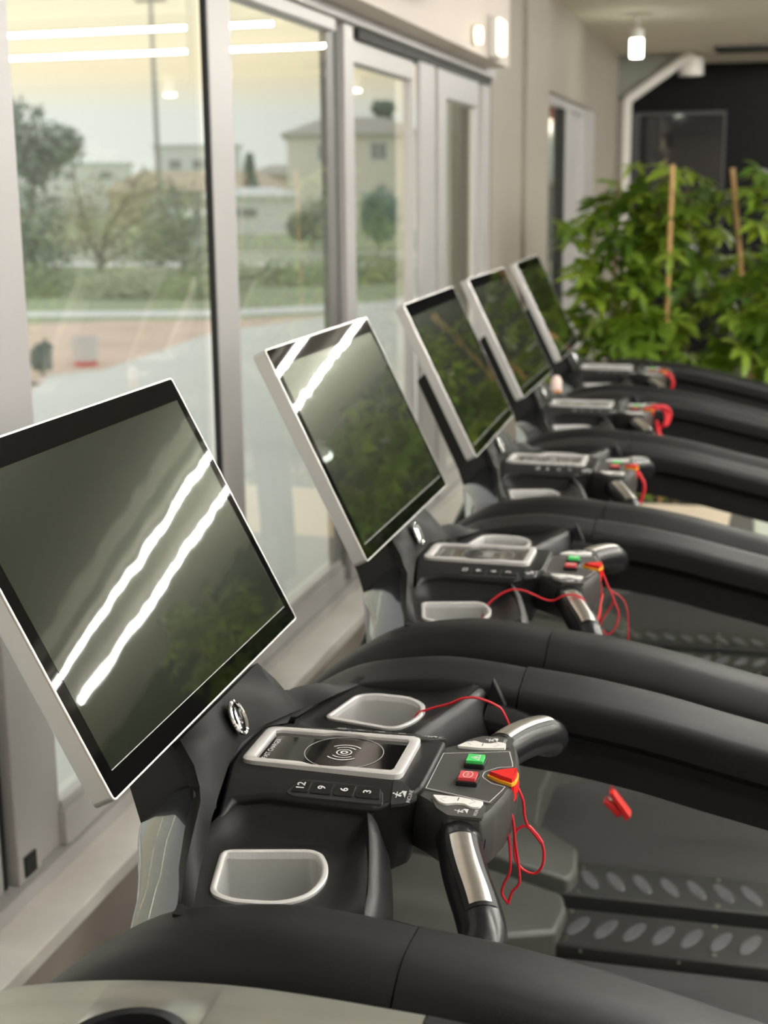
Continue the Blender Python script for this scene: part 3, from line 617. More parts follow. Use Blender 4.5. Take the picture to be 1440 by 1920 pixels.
# grip handles
for s in (-1, 1):
    path = spline([(-0.252, s * 0.085, 1.128), (-0.249, s * 0.108, 1.132), (-0.241, s * 0.145, 1.131), (-0.226, s * 0.19, 1.127), (-0.208, s * 0.234, 1.119), (-0.199, s * 0.259, 1.107), (-0.205, s * 0.279, 1.096), (-0.230, s * 0.290, 1.098), (-0.262, s * 0.294, 1.106), (-0.290, s * 0.296, 1.112)], 5)
    n = len(path); rad = [0.0225] * n
    for i in range(n): rad[i] = 0.0248 - 0.0010 * min(1, i / 10)
    gh = tube('grip_handle', path, rad, GLOSSBLK, TM, n=20)
    sub = path[9:22]
    def patch(nm, P, r, a0, a1, mt, k0=0):
        loops = []
        for i, p in enumerate(P):
            t = (P[min(i + 1, len(P) - 1)] - P[max(i - 1, 0)]).normalized(); u = t.cross(Vector((0, 0, 1))).normalized(); v = u.cross(t)
            loops.append([p + (u * math.cos(a) + v * math.sin(a)) * r for a in [math.radians(a0 + (a1 - a0) * k / 10) for k in range(11)]])
        bm = bmesh.new(); add_loops(bm, loops, False)
        bmesh.ops.recalc_face_normals(bm, faces=bm.faces[:])
        o = finish(nm, bm, mt, gh, angle=60)
        return o
    mid = [Vector((p.x, p.y, p.z)) for p in sub]
    patch('sensor_bed', [sub[0] - (sub[1] - sub[0]) * 0.6] + sub + [sub[-1] + (sub[-1] - sub[-2]) * 0.6], 0.0243, 48, 132, PLASTIC)
    patch('sensor_plate', sub, 0.0251, 62, 114, STEEL)
    tube('handle_collar', [path[2], path[5]], 0.0268, PLASTIC, gh, n=20)
# deck
dk = box('deck_frame', -0.75, 1.42, -0.40, 0.40, 0.10, 0.225, DECK, TM, bev=0.01)
rb = box('running_belt', -0.70, 1.44, -0.262, 0.262, 0.226, 0.250, BELT, TM, bev=0.01)
foot_me = None
for s in (-1, 1):
    y0, y1 = sorted((s * 0.270, s * 0.428))
    fr_ = box('foot_rail', -0.42, 1.40, y0, y1, 0.226, 0.272, FOOT, TM, bev=0.006)
    for k in range(26):
        x = -0.265 + k * 0.0595
        if foot_me is None:
            bm = bmesh.new(); A = [2 * PI * q / 14 for q in range(14)]
            def el(r_, z): return [(0.0165 * r_ * math.cos(a) + 0.016 * r_ * math.sin(a), 0.043 * r_ * math.sin(a), z) for a in A]
            add_loops(bm, [el(1.0, 0.0), el(0.92, 0.0018)], True, False, True)
            o = finish('grip_pad', bm, GRIP, fr_); foot_me = o.data
        else:
            o = bpy.data.objects.new('grip_pad', foot_me); C.objects.link(o); o.parent = fr_
        o.location = (x, s * 0.352, 0.2724); o.scale = (1, 1, 1)
        if s < 0: o.rotation_euler = (0, 0, 0); o.scale = (-1, 1, 1)
    bm = bmesh.new()
    for x in (-0.285, 0.02, 0.45, 0.9, 1.3):
        for y in (0.295, 0.412):
            add_tube(bm, [(x, s * y, 0.271), (x, s * y, 0.2745)], 0.0055, 8)
    finish('screw', bm, SCREW, fr_)['kind'] = 'stuff'
    bm = bmesh.new()
    for k in range(8): add_tube(bm, [(-0.25 + k * 0.2, s * 0.2685, 0.262), (-0.25 + k * 0.2, s * 0.2715, 0.262)], 0.004, 8)
    finish('side_screw', bm, SCREW, fr_)['kind'] = 'stuff'
# motor hood with two rear arms
hp = [(-0.76, -0.425), (-0.46, -0.425), (-0.305, -0.425), (-0.290, -0.37), (-0.300, -0.265), (-0.405, -0.19), (-0.415, 0.0), (-0.405, 0.19), (-0.300, 0.265), (-0.290, 0.37), (-0.305, 0.425), (-0.46, 0.425), (-0.76, 0.425)]
def hz(x, y): return 0.385 if x < -0.6 else 0.385 - (x + 0.6) * (0.27 if abs(y) > 0.2 else 0.32)
prism('motor_hood', hp, 0.226, hz, HOOD, TM, bev=0.012, seg=3)
bm = bmesh.new()
for x in (-0.6, 1.2):
    for y in (-0.36, 0.36): add_box(bm, x - 0.04, x + 0.04, y - 0.03, y + 0.03, 0.0, 0.10)
finish('levelling_foot', bm, MATTE, TM, bev=0.006)
# monitor: an object of its own frame (X across, Y up the screen, Z out of it)
TILT = math.radians(64)
MW, MH = 0.610, 0.372
mon = empty('monitor', parent=TM)
hs = rpoly([(-MW / 2, 0), (MW / 2, 0), (MW / 2, MH), (-MW / 2, MH)], 0.007, 4)
prism('housing', hs, -0.024, -0.0008, ALU, mon, bev=0.0028, seg=3)
bm = bmesh.new(); add_loops(bm, [lp(hs, -0.0008), lp(offset(hs, -0.0006), 0.0003), lp(offset(hs, -0.0024), 0.0003), lp(offset(hs, -0.0024), -0.002)]); finish('bright_rim', bm, ALUEDGE, mon)
prism('bezel_glass', offset(hs, -0.0024), -0.002, 0.0, BEZEL, mon, smooth=False)
prism('screen', [(-0.283, 0.026), (0.283, 0.026), (0.283, 0.340), (-0.283, 0.340)], -0.0005, 0.0003, SCREEN, mon, smooth=False)
raw('screen_edge', [(-0.283, 0.0250, 0.0004), (0.2835, 0.0250, 0.0004), (0.2835, 0.0260, 0.0004), (-0.283, 0.0260, 0.0004)], [(0, 1, 2, 3)], GREYPRINT, mon, smooth=False)
raw('screen_edge', [(0.2830, 0.0250, 0.0004), (0.2838, 0.0250, 0.0004), (0.2838, 0.340, 0.0004), (0.2830, 0.340, 0.0004)], [(0, 1, 2, 3)], KEYGREY, mon, smooth=False)
bm = bmesh.new(); add_box(bm, -0.2, 0.2, 0.06, 0.30, -0.045, -0.024); finish('back_cover', bm, MATTE, mon, bev=0.008)

DX = [0.0, 0.0137, 0.018, 0.006, 0.003]
YC = [1.45096, 2.37372, 3.29188, 4.21096, 5.13096]
MDX = [-0.0147, -0.0045, -0.0024, -0.0088, -0.0113]
MYAW = [0.33, -0.89, 0.71, -0.71, 0.40]
MTILT = [-1.1, 0.0, 0.0, 0.0, 0.0]
LAB = ['nearest treadmill in sharp focus, a looped red safety cord hanging from its grey control panel',
       'second treadmill from the camera, its red cord lying over the near handle',
       'third treadmill from the camera, standing in the middle of the row',
       'fourth treadmill from the camera with a thick bundle of red cord on its controls',
       'farthest treadmill, right in front of the green potted plants']
kids = {}
for o in list(bpy.data.objects):
    if o.parent: kids.setdefault(o.parent.name, []).append(o)
roots = [TM] + [copy_tree(TM, None, kids) for _ in range(4)]
for k, r_ in enumerate(roots):
    r_.location = (DX[k], YC[k], 0); tag(r_, LAB[k], 'treadmill', 'row of treadmills at the window')
    mo = [c for c in r_.children if c.name.startswith('monitor')][0] if hasattr(r_, 'children') else None
    t = TILT + math.radians(MTILT[k]); sn, cs = math.sin(t), math.cos(t)
    Mx = Matrix(((0, -cs, sn), (1, 0, 0), (0, sn, cs))).to_4x4()
    Mz = Matrix.Rotation(math.radians(MYAW[k]), 4, 'Z')
    mm = Mz @ Mx; mm.translation = Vector((-0.541 + MDX[k], 0.01, 1.2283))
    mo.matrix_local = mm

# ------------------------------------------------------------------ red safety cords
def cord(k, label, strands, r=0.0016, clip=None, knots=()):
    e = tag(empty('safety_cord', (DX[k] - 0.2, YC[k], 1.12)), label, 'cord', 'red safety cords')
    def L_(p): return (p[0] + 0.2, p[1], p[2] - 1.12)
    bm = bmesh.new()
    for s_ in strands:
        rr = s_[1] if isinstance(s_, tuple) else r; s_ = s_[0] if isinstance(s_, tuple) else s_
        add_tube(bm, spline([L_(p) for p in s_], 6), rr, 8)
    finish('cord', bm, CORD, e)
    for kn in knots: tube('knot', spline([L_(p) for p in kn], 5), 0.0026, CORD, e, n=8)
    if clip:
        x, y, z = L_(clip)
        raw('clip', [(x - .006, y - .012, z + .03), (x + .004, y - .012, z + .03), (x + .036, y - .014, z - .012), (x + .026, y - .014, z - .022), (x - .006, y + .012, z + .03), (x + .004, y + .012, z + .03), (x + .036, y + .014, z - .012), (x + .026, y + .014, z - .022)],
            [(0, 1, 2, 3), (4, 7, 6, 5), (0, 4, 5, 1), (1, 5, 6, 2), (2, 6, 7, 3), (3, 7, 4, 0)], CLIP, e, bev=0.003)
        raw('clip_jaw', [(x - .016, y - .012, z + .010), (x - .008, y - .012, z + .016), (x + .022, y - .012, z - .008), (x + .012, y - .012, z - .018), (x - .016, y + .012, z + .010), (x - .008, y + .012, z + .016), (x + .022, y + .012, z - .008), (x + .012, y + .012, z - .018)],
            [(0, 1, 2, 3), (4, 7, 6, 5), (0, 4, 5, 1), (1, 5, 6, 2), (2, 6, 7, 3), (3, 7, 4, 0)], CLIP, e, bev=0.003)
    return e
cord(0, 'red cord with a knotted ring hanging from the nearest treadmill',
     [[(-0.203, -0.004, 1.150), (-0.197, -0.005, 1.136), (-0.195, -0.005, 1.117), (-0.191, -0.005, 1.105)],
      [(-0.191, -0.005, 1.105), (-0.198, -0.006, 1.105), (-0.205, -0.007, 1.097), (-0.206, -0.007, 1.077), (-0.203, -0.007, 1.061), (-0.193, -0.006, 1.051), (-0.182, -0.005, 1.049), (-0.174, -0.005, 1.06), (-0.173, -0.005, 1.078), (-0.178, -0.005, 1.093), (-0.185, -0.005, 1.101)],
      [(-0.211, -0.020, 1.133), (-0.206, -0.021, 1.12), (-0.203, -0.02, 1.091), (-0.199, -0.02, 1.063), (-0.198, -0.02, 1.043), (-0.206, -0.02, 1.031), (-0.21, -0.02, 1.016)],
      [(-0.214, -0.022, 1.121), (-0.21, -0.022, 1.097), (-0.208, -0.022, 1.072), (-0.209, -0.022, 1.055), (-0.215, -0.022, 1.041), (-0.217, -0.022, 1.028), (-0.21, -0.02, 1.016)],
      [(-0.214, -0.022, 1.121), (-0.226, 0.06, 1.085), (-0.23, 0.16, 1.08), (-0.24, 0.235, 1.10), (-0.258, 0.247, 1.140), (-0.270, 0.245, 1.1515), (-0.284, 0.243, 1.1575), (-0.296, 0.242, 1.160), (-0.312, 0.241, 1.158), (-0.328, 0.240, 1.150), (-0.359, 0.238, 1.1395), (-0.373, 0.236, 1.130), (-0.39, 0.232, 1.09), (-0.42, 0.225, 1.062)]],
     knots=[[(-0.191, -0.005, 1.106), (-0.185, -0.005, 1.100), (-0.175, -0.005, 1.087)]])
# the end of the cord rests in the cup as a red tag
cord(1, 'red cord of the second treadmill draped over its handle, clip hanging low',
     [[(-0.20, -0.03, 1.12), (-0.2, -0.17, 1.101), (-0.209, -0.17, 1.127), (-0.223, -0.17, 1.1535), (-0.249, -0.17, 1.156), (-0.275, -0.17, 1.145), (-0.319, -0.17, 1.160), (-0.345, -0.175, 1.1585), (-0.372, -0.185, 1.1395), (-0.386, -0.19, 1.11), (-0.41, -0.21, 1.06)],
      [(-0.203, 0, 1.150), (-0.193, 0, 1.126), (-0.184, 0, 1.107), (-0.186, 0, 1.093), (-0.201, 0, 1.067), (-0.205, 0, 1.052), (-0.191, 0, 1.039), (-0.178, 0, 1.054), (-0.174, 0, 1.079), (-0.183, 0, 1.103)],
      [(-0.205, 0.002, 1.13), (-0.205, 0.002, 1.05), (-0.198, 0.0, 1.03)],
      ([(-0.19, 0.002, 1.12), (-0.160, 0.0, 1.09), (-0.157, 0.0, 0.98), (-0.168, 0.0, 0.86), (-0.178, 0.0, 0.74)], 0.0011)],
     clip=(-0.176, 0.0, 0.715))
cord(2, 'short red cord hanging from the control panel of the third treadmill', [[(-0.203, 0, 1.150), (-0.190, 0, 1.125), (-0.189, 0, 1.106), (-0.196, 0, 1.080), (-0.205, 0, 1.06)]], r=0.004)
cord(3, 'thick bundle of red cord wound on the controls of the fourth treadmill',
     [([(-0.20, -0.01, 1.166), (-0.174, 0, 1.171), (-0.156, 0.01, 1.151), (-0.164, 0, 1.119), (-0.183, 0, 1.11), (-0.187, 0, 1.091), (-0.174, 0, 1.076)], 0.006), ([(-0.21, 0.02, 1.168), (-0.18, 0.01, 1.165), (-0.166, 0.0, 1.14), (-0.17, -0.01, 1.115)], 0.006), ([(-0.195, -0.01, 1.13), (-0.19, -0.01, 1.10), (-0.18, -0.01, 1.07)], 0.006)])
cord(4, 'small red cord on the controls of the farthest treadmill', [([(-0.20, 0, 1.157), (-0.186, 0, 1.143), (-0.178, 0, 1.12), (-0.185, 0, 1.101)], 0.006)])

# ------------------------------------------------------------------ the different machine at the bottom edge of the photograph
e = tag(empty('exercise_machine', (-0.45, 0.75, 0.008)), 'exercise machine in the foreground with pewter grey top and black cup ring', 'exercise machine')
top = spline([Vector(p) for p in [(-0.90, 0, 0.6), (-0.84, 0, 0.88), (-0.74, 0, 1.03), (-0.66, 0, 1.095), (-0.58, 0, 1.133), (-0.53, 0, 1.148), (-0.447, 0, 1.162), (-0.34, 0, 1.169), (-0.205, 0, 1.164)]], 4)
def shell(nm, P, mt, y0, y1, th, parent, ro):
    loops = []
    for i, p in enumerate(P):
        t = (P[min(i + 1, len(P) - 1)] - P[max(i - 1, 0)]).normalized(); nr = Vector((-t.z, 0, t.x))
        sec = [(y0, -th), (y0, -ro), (y0 + ro, 0), (y1 - ro, 0), (y1 - ro * 0.3, -ro * 0.3), (y1, -ro), (y1, -th)]
        loops.append([p + nr * h + Vector((0.45, y - 0.75, 0)) for y, h in sec])
    bm = bmesh.new(); add_loops(bm, loops, True, True, True); return finish(nm, bm, mt, parent, angle=50)
def cut(o, path, rad):                                      # bore a round hole, baked into the mesh
    k = tube('bore', path, rad, MATTE, None, n=48); k.parent = o.parent
    b = o.modifiers.new('hole', 'BOOLEAN'); b.operation = 'DIFFERENCE'; b.object = k; b.solver = 'EXACT'
    bpy.context.view_layer.update(); dg = bpy.context.evaluated_depsgraph_get()
    me = bpy.data.meshes.new_from_object(o.evaluated_get(dg)); o.modifiers.clear(); o.data = me; bpy.data.objects.remove(k)
sh = shell('console_shell', top, SILVERTOP, 0.52, 0.962, 0.06, e, 0.006)
shell('rear_cover', [Vector((-0.203, 0, 1.1645)), Vector((-0.1, 0, 1.155)), Vector((0.05, 0, 1.128)), Vector((0.3, 0, 1.05))], RAIL, 0.52, 0.963, 0.06, e, 0.008)
cut(sh, [(0.029, 0.112, 1.0), (0.029, 0.112, 1.3)], 0.049)
rc = Vector((-0.421, 0.862, 1.160)); bm = bmesh.new()
A = [2 * PI * k / 48 for k in range(48)]
def circ(r, z): return [(rc.x + 0.45 + r * math.cos(a), rc.y - 0.75 + r * math.sin(a), z + 0.03 * 0 - (rc.x - 0) * 0 + (r * math.cos(a)) * 0.10) for a in A]
add_loops(bm, [circ(0.054, 1.160), circ(0.053, 1.1670), circ(0.0495, 1.1695), circ(0.044, 1.1675), circ(0.041, 1.150), circ(0.039, 1.105)], True, False, True)
finish('cup_ring', bm, GLOSSBLK, e, angle=50)
box('upright', -0.44, -0.36, -0.20, 0.19, 0.12, 0.70, RAIL, e, bev=0.01)
box('base_frame', -0.5, 1.4, -0.22, 0.20, 0.0, 0.14, DECK, e, bev=0.01)

# ------------------------------------------------------------------ plants in planters
LEAFM = []
for i, c_ in enumerate(((0.125, 0.215, 0.022), (0.22, 0.33, 0.04), (0.07, 0.135, 0.018))):
    M = mat('plant_leaf_%s' % 'abc'[i], c_, 0.38, var=0.25, vscale=8)
    n_ = M.node_tree.nodes; l_ = M.node_tree.links; b = n_['Principled BSDF']; tl = n_.new('ShaderNodeBsdfTranslucent'); mx_ = n_.new('ShaderNodeMixShader')
    tl.inputs[0].default_value = (c_[0] * 2.2, c_[1] * 1.9, c_[2], 1); mx_.inputs[0].default_value = 0.35
    l_.new(b.outputs[0], mx_.inputs[1]); l_.new(tl.outputs[0], mx_.inputs[2]); l_.new(mx_.outputs[0], n_['Material Output'].inputs[0])
    LEAFM.append(M)
STEM = mat('plant_stem', (0.16, 0.12, 0.05), 0.6); STAKE = mat('bamboo_stake', (0.46, 0.27, 0.10), 0.5, var=0.2, vscale=9)
SOIL = mat('potting_soil', (0.03, 0.02, 0.015), 0.9, bump=1.0, bscale=60)
leaf_meshes = []
for q in range(9):
    bm = bmesh.new(); nl = random.choice((6, 7, 8))
    for k in range(nl):
        a = 2 * PI * k / nl + random.uniform(-0.2, 0.2); Ln = random.uniform(0.10, 0.155); wd = Ln * 0.17; droop = random.uniform(0.15, 0.75)
        d = Vector((math.cos(a), math.sin(a), 0)); sd = Vector((-math.sin(a), math.cos(a), 0)); rows = []
        for t, wf in ((0.06, 0.12), (0.35, 0.9), (0.62, 1.0), (0.85, 0.55), (1.0, 0.03)):
            p = d * (Ln * t) + Vector((0, 0, 0.02 * t - droop * Ln * t * t))
            rows.append([p - sd * wd * wf + Vector((0, 0, 0.006 * wf)), p, p + sd * wd * wf + Vector((0, 0, 0.006 * wf))])
        add_loops(bm, rows, False)
    me = bpy.data.meshes.new('leaf_cluster'); bm.to_mesh(me); bm.free(); me.materials.append(LEAFM[q % 3])
    for p in me.polygons: p.use_smooth = True
    leaf_meshes.append(me)
CREAM = mat('cream_planter', (0.93, 0.80, 0.62), 0.5); PALEG = mat('pale_green_planter', (0.72, 0.77, 0.66), 0.5)
PL_LAB = ['tall leafy potted plant with orange bamboo stakes, left of the two beyond the treadmills', 'tall leafy potted plant at the right edge beyond the treadmills, pale stake between its leaves',
          'potted plant third from the window wall, seen reflected in the monitors', 'potted plant fourth from the window wall, seen reflected in the second monitor', 'potted plant farthest from the window wall, seen reflected in the nearest monitor']
def plant(i, x, y, wx, wy, h, sx, n, pm, stakes, stems):
    e = tag(empty('potted_plant', (x, y, 0)), PL_LAB[i], 'plant', 'potted plants along the hall')
    bm = bmesh.new()
    def rc_(k, z): return [(sx_ * wx / 2 * k, sy_ * wy / 2 * k, z) for sx_, sy_ in ((-1, -1), (1, -1), (1, 1), (-1, 1))]
    add_loops(bm, [rc_(0.9, 0.0), rc_(1.0, 0.27), rc_(0.93, 0.27), rc_(0.92, 0.22)], True, True, False)
    pt = finish('planter', bm, pm, e, bev=0.008)
    raw('soil', rc_(0.92, 0.225), [(0, 1, 2, 3)], SOIL, pt, smooth=False)
    SP = []
    for (bx, tx, tz) in stems:
        y_b, y_t = random.uniform(-0.08, 0.08), random.uniform(-0.2, 0.2)
        P = spline([(bx, y_b, 0.22), ((bx + tx) / 2 + random.uniform(-.05, .05), (y_b + y_t) / 2, tz * 0.55), (tx, y_t, tz)], 6); SP.append(P)
        tube('stem', P, 0.011, STEM, e, n=6)
    for (bx, tx, tz) in stakes: tube('stake', [(bx, -0.02, 0.24), (tx, -0.10, tz)], 0.012, STAKE, e, n=8)
    def spot():
        while True:
            P = random.choice(SP); t = random.random() ** 0.8; p = P[min(len(P) - 1, int(t * (len(P) - 1)))]
            if p.z > 0.40: break
        a = random.uniform(0, 2 * PI); r_ = random.uniform(0.05, sx) * (0.75 + 0.4 * math.sin(PI * min(1, (p.z - 0.2) / (h - 0.2))))
        s_ = random.uniform(0.65, 1.15)
        return (Vector((p.x + math.cos(a) * r_, p.y + math.sin(a) * r_ * 0.8, p.z + random.uniform(-0.14, 0.08))), (random.uniform(-0.6, 0.6), random.uniform(-0.6, 0.6), random.uniform(0, 6.28)), s_)
    for k in range(n):
        o = bpy.data.objects.new('leaf', random.choice(leaf_meshes)); C.objects.link(o); o.parent = e
        o.location, o.rotation_euler, s_ = spot(); o.scale = (s_, s_, s_)
    for q in range(3):                                     # the many further leaves of the crown, joined
        V2, F2 = [], []
        for k in range(n // 5):
            loc, rot, s_ = spot(); M4 = Matrix.LocRotScale(loc, Matrix.Rotation(rot[2], 3, 'Z') @ Matrix.Rotation(rot[0], 3, 'X') @ Matrix.Rotation(rot[1], 3, 'Y'), Vector((s_, s_, s_)))
            me0 = leaf_meshes[q + 3 * random.randrange(3)]; b0_ = len(V2)
            V2 += [tuple(M4 @ v.co) for v in me0.vertices]; F2 += [tuple(b0_ + i for i in p.vertices) for p in me0.polygons]
        me = bpy.data.meshes.new('foliage'); me.from_pydata(V2, [], F2); me.materials.append(LEAFM[q])
        for p in me.polygons: p.use_smooth = True
        o = bpy.data.objects.new('foliage', me); C.objects.link(o); o.parent = e; o['kind'] = 'stuff'
    return e
plant(0, -0.33, 7.15, 0.80, 0.42, 2.0, 0.30, 290, CREAM, [(0.04, 0.05, 1.92)], [(-0.2, -0.22, 1.85), (-0.05, 0.0, 1.95), (0.12, 0.12, 1.8), (-0.25, -0.12, 1.3)])
plant(1, 0.42, 7.15, 0.50, 0.42, 2.0, 0.28, 260, PALEG, [(-0.20, -0.42, 1.9)], [(-0.12, -0.22, 1.95), (0.05, 0.05, 2.0), (-0.1, -0.15, 1.4), (0.15, 0.2, 1.7)])
plant(2, 1.08, 7.15, 0.55, 0.42, 2.1, 0.26, 230, CREAM, [(0.1, 0.2, 1.3)], [(-0.1, -0.12, 2.1), (0.1, 0.15, 1.85), (0.0, 0.0, 1.5)])
plant(3, 1.72, 7.3, 0.55, 0.42, 1.5, 0.22, 120, PALEG, [], [(-0.1, -0.1, 1.35), (0.1, 0.1, 1.5)])
plant(4, 2.32, 7.3, 0.55, 0.42, 2.2, 0.24, 190, CREAM, [], [(-0.1, -0.15, 2.1), (0.1, 0.15, 2.25), (0, 0, 1.7)])

# ------------------------------------------------------------------ outdoors
PAVE = mat('concrete_pavement', (0.76, 0.77, 0.74), 0.8, bump=0.3, bscale=30, var=0.10, vscale=0.8)  # outdoor ground colours lightened so the haze sits in them
DIRT = mat('reddish_dirt', (0.74, 0.56, 0.46), 0.9, var=0.22, vscale=0.9)
GRASS = mat('rough_grass', (0.34, 0.40, 0.25), 0.9, var=0.35, vscale=0.7)
RUBBLE = mat('pale_gravel', (0.78, 0.79, 0.79), 0.9, var=0.2, vscale=1.5)
g = struct(box('ground_1', 8.7, 160, -60, 120, -0.3, -0.12, PAVE, smooth=False)); g = struct(box('ground_2', -1.7, 8.6, -60, -3.2, -0.3, -0.12, PAVE, smooth=False))
g = struct(box('ground', -160, -1.75, -30, 260, -0.3, -0.12, GRASS, smooth=False))
g = struct(raw('pavement', [(-1.7, -30, -0.115), (-1.5, 16, -0.115), (-1.4, 60, -0.115), (-4.2, 30, -0.115), (-5.9, 26, -0.115), (-6.2, 21.7, -0.115), (-7.1, 18.9, -0.115), (-6.8, 14.5, -0.115), (-7.2, 14.0, -0.115), (-6.4, 11.7, -0.115), (-5, -30, -0.115)], [tuple(range(11))], PAVE, smooth=False))
g = struct(raw('dirt_verge', [(-6.0, -30, -0.118), (-5.6, 22.4, -0.118), (-7.8, 20.8, -0.118), (-9.4, 20.4, -0.118), (-10.6, 19.7, -0.118), (-16, 17, -0.118), (-16, -30, -0.118)], [tuple(range(7))], DIRT, smooth=False))
g = struct(raw('gravel_strip', [(-5.7, 25.0, -0.116), (-5.8, 22.9, -0.116), (-8.2, 21.4, -0.116), (-11.2, 20.9, -0.116), (-17, 19, -0.116), (-17, 20.5, -0.116), (-11.5, 21.9, -0.116), (-8.3, 22.6, -0.116)], [tuple(range(8))], RUBBLE, smooth=False))
HOUSEW = mat('house_render', (0.82, 0.79, 0.72), 0.8, var=0.04, vscale=1); ROOFT = mat('roof_tiles', (0.50, 0.47, 0.42), 0.8, var=0.15, vscale=3)
WINDK = mat('house_window', (0.30, 0.32, 0.32), 0.25); WHITEW = mat('pale_wall', (0.80, 0.83, 0.85), 0.8); BEIGEW = mat('sand_wall', (0.66, 0.58, 0.46), 0.8)
def house(label, x, y, rz, wx, wy, h, rh, wm=HOUSEW, wins=(), name='house', rm=ROOFT, ov=0.3):
    e = tag(empty(name, (x, y, -0.12), rz), label, 'house')
    box('house_wall', -wx / 2, wx / 2, 0, wy, 0, h, wm, e, smooth=False)
    X, Y_ = wx / 2 + ov, ov
    v = [(-X, -Y_, h), (X, -Y_, h), (X, wy + Y_, h), (-X, wy + Y_, h), (-wx / 2 + wy * 0.32, wy / 2, h + rh), (wx / 2 - wy * 0.32, wy / 2, h + rh), (-X, -Y_, h - 0.15), (X, -Y_, h - 0.15), (X, wy + Y_, h - 0.15), (-X, wy + Y_, h - 0.15)]
    raw('roof', v, [(0, 1, 5, 4), (2, 3, 4, 5), (1, 2, 5), (3, 0, 4), (6, 7, 1, 0), (7, 8, 2, 1), (8, 9, 3, 2), (9, 6, 0, 3), (9, 8, 7, 6)], rm, e, smooth=False)
    for (cx, cz, ww, wh) in wins:
        f_ = box('window', cx - ww / 2, cx + ww / 2, -0.05, 0.02, cz - wh / 2, cz + wh / 2, WHITEW, e, smooth=False)
        for q in (-1, 1): box('pane', cx + q * ww * 0.23 - ww * 0.2, cx + q * ww * 0.23 + ww * 0.2, -0.07, -0.049, cz - wh * 0.42, cz + wh * 0.42, WINDK, f_, smooth=False)
    return e
house('two-storey cream house with hipped grey roof and two upper windows', -19.1, 72.4, 0.26, 7.0, 6, 4.95, 0.95, wins=[(-1.55, 4.0, 0.75, 0.9), (1.25, 4.05, 0.9, 0.95), (-1.5, 1.2, 0.9, 1.2), (1.3, 1.0, 1.6, 1.9)])
house('low white shed with a pale blue front beside the cream house', -22.6, 66.0, 0.33, 4.2, 3.0, 1.9, 0.35, wm=WHITEW, wins=[(-0.6, 1.05, 1.9, 0.5)], name='shed', rm=WHITEW)
house('low sand coloured house with a gabled roof behind the bare trees', -34.5, 90.0, 0.36, 12, 6, 2.2, 1.3, wm=BEIGEW, wins=[(-2, 1.3, 1.2, 1.0), (2, 1.3, 1.2, 1.0)], rm=mat('sand_roof', (0.60, 0.50, 0.38), 0.8))
house('small white wall of a shed half hidden by the bare trees', -20.4, 51.0, 0.38, 1.9, 2, 1.25, 0.2, wm=WHITEW, wins=[], name='shed', rm=WHITEW)
house('distant white apartment block on the skyline', -57.5, 150, 0.36, 9.5, 8, 7.3, 0.3, wm=WHITEW, wins=[(-2.5, 5.2, 1.4, 1.2), (0, 5.2, 1.4, 1.2), (2.5, 5.2, 1.4, 1.2)], name='apartment_building', rm=WHITEW)
house('distant long pale block on the skyline left of the pole', -74, 152, 0.4, 14, 8, 5.6, 0.3, wm=WHITEW, wins=[(-4, 4.2, 1.4, 1.1), (0, 4.2, 1.4, 1.1), (4, 4.2, 1.4, 1.1)], name='apartment_building', rm=WHITEW)
house('distant beige house between the cypress and the cream house', -37, 118, 0.3, 7, 6, 3.6, 0.8, wm=BEIGEW, wins=[(-1.5, 2.2, 1, 1), (1.5, 2.2, 1, 1)])
BARK = mat('tree_bark', (0.28, 0.26, 0.22), 0.9)
def crown(name, parent, blobs, n, size, mt, seed):
    rnd = random.Random(seed); V, F = [], []
    for _ in range(n):
        cx, cy, cz, rx, ry, rz = rnd.choice(blobs)
        while True:
            p = Vector((rnd.uniform(-1, 1), rnd.uniform(-1, 1), rnd.uniform(-1, 1)))
            if 0.15 < p.length < 1: break
        p = p * (0.75 + 0.25 * rnd.random()); c_ = Vector((cx + p.x * rx, cy + p.y * ry, cz + p.z * rz))
        a = Vector((rnd.gauss(0, 1), rnd.gauss(0, 1), rnd.gauss(0, 1))).normalized(); b_ = a.orthogonal().normalized(); s_ = size * rnd.uniform(0.5, 1.3)
        i = len(V); V += [c_ - a * s_, c_ + b_ * s_ * 0.45, c_ + a * s_, c_ - b_ * s_ * 0.45]; F.append((i, i + 1, i + 2, i + 3))
    me = bpy.data.meshes.new(name); me.from_pydata([tuple(v) for v in V], [], F); me.materials.append(mt)
    o = bpy.data.objects.new(name, me); C.objects.link(o); o.parent = parent; o['kind'] = 'stuff'; return o
FOL1 = mat('olive_foliage', (0.27, 0.33, 0.27), 0.7, var=0.3, vscale=1.5); FOL2 = mat('dry_foliage', (0.48, 0.44, 0.33), 0.8, var=0.35, vscale=1.0)  # foliage colours lightened to carry the outdoor haze
FOL3 = mat('dark_green_foliage', (0.2, 0.28, 0.21), 0.7, var=0.3, vscale=1.2); FOL4 = mat('grey_green_foliage', (0.36, 0.42, 0.33), 0.8, var=0.3, vscale=1.2)
def tree(label, x, y, trunks, blobs, n, size, mt, seed, name='tree', cat='tree'):
    e = tag(empty(name, (x, y, -0.12)), label, cat)
    if trunks:
        bm = bmesh.new()
        for P, r_ in trunks: add_tube(bm, spline(P, 5), [r_ * (1 - 0.7 * i / (5 * (len(P) - 1))) for i in range(5 * (len(P) - 1) + 1)], 6)
        finish('trunk', bm, BARK, e)
    crown('foliage', e, blobs, n, size, mt, seed); return e
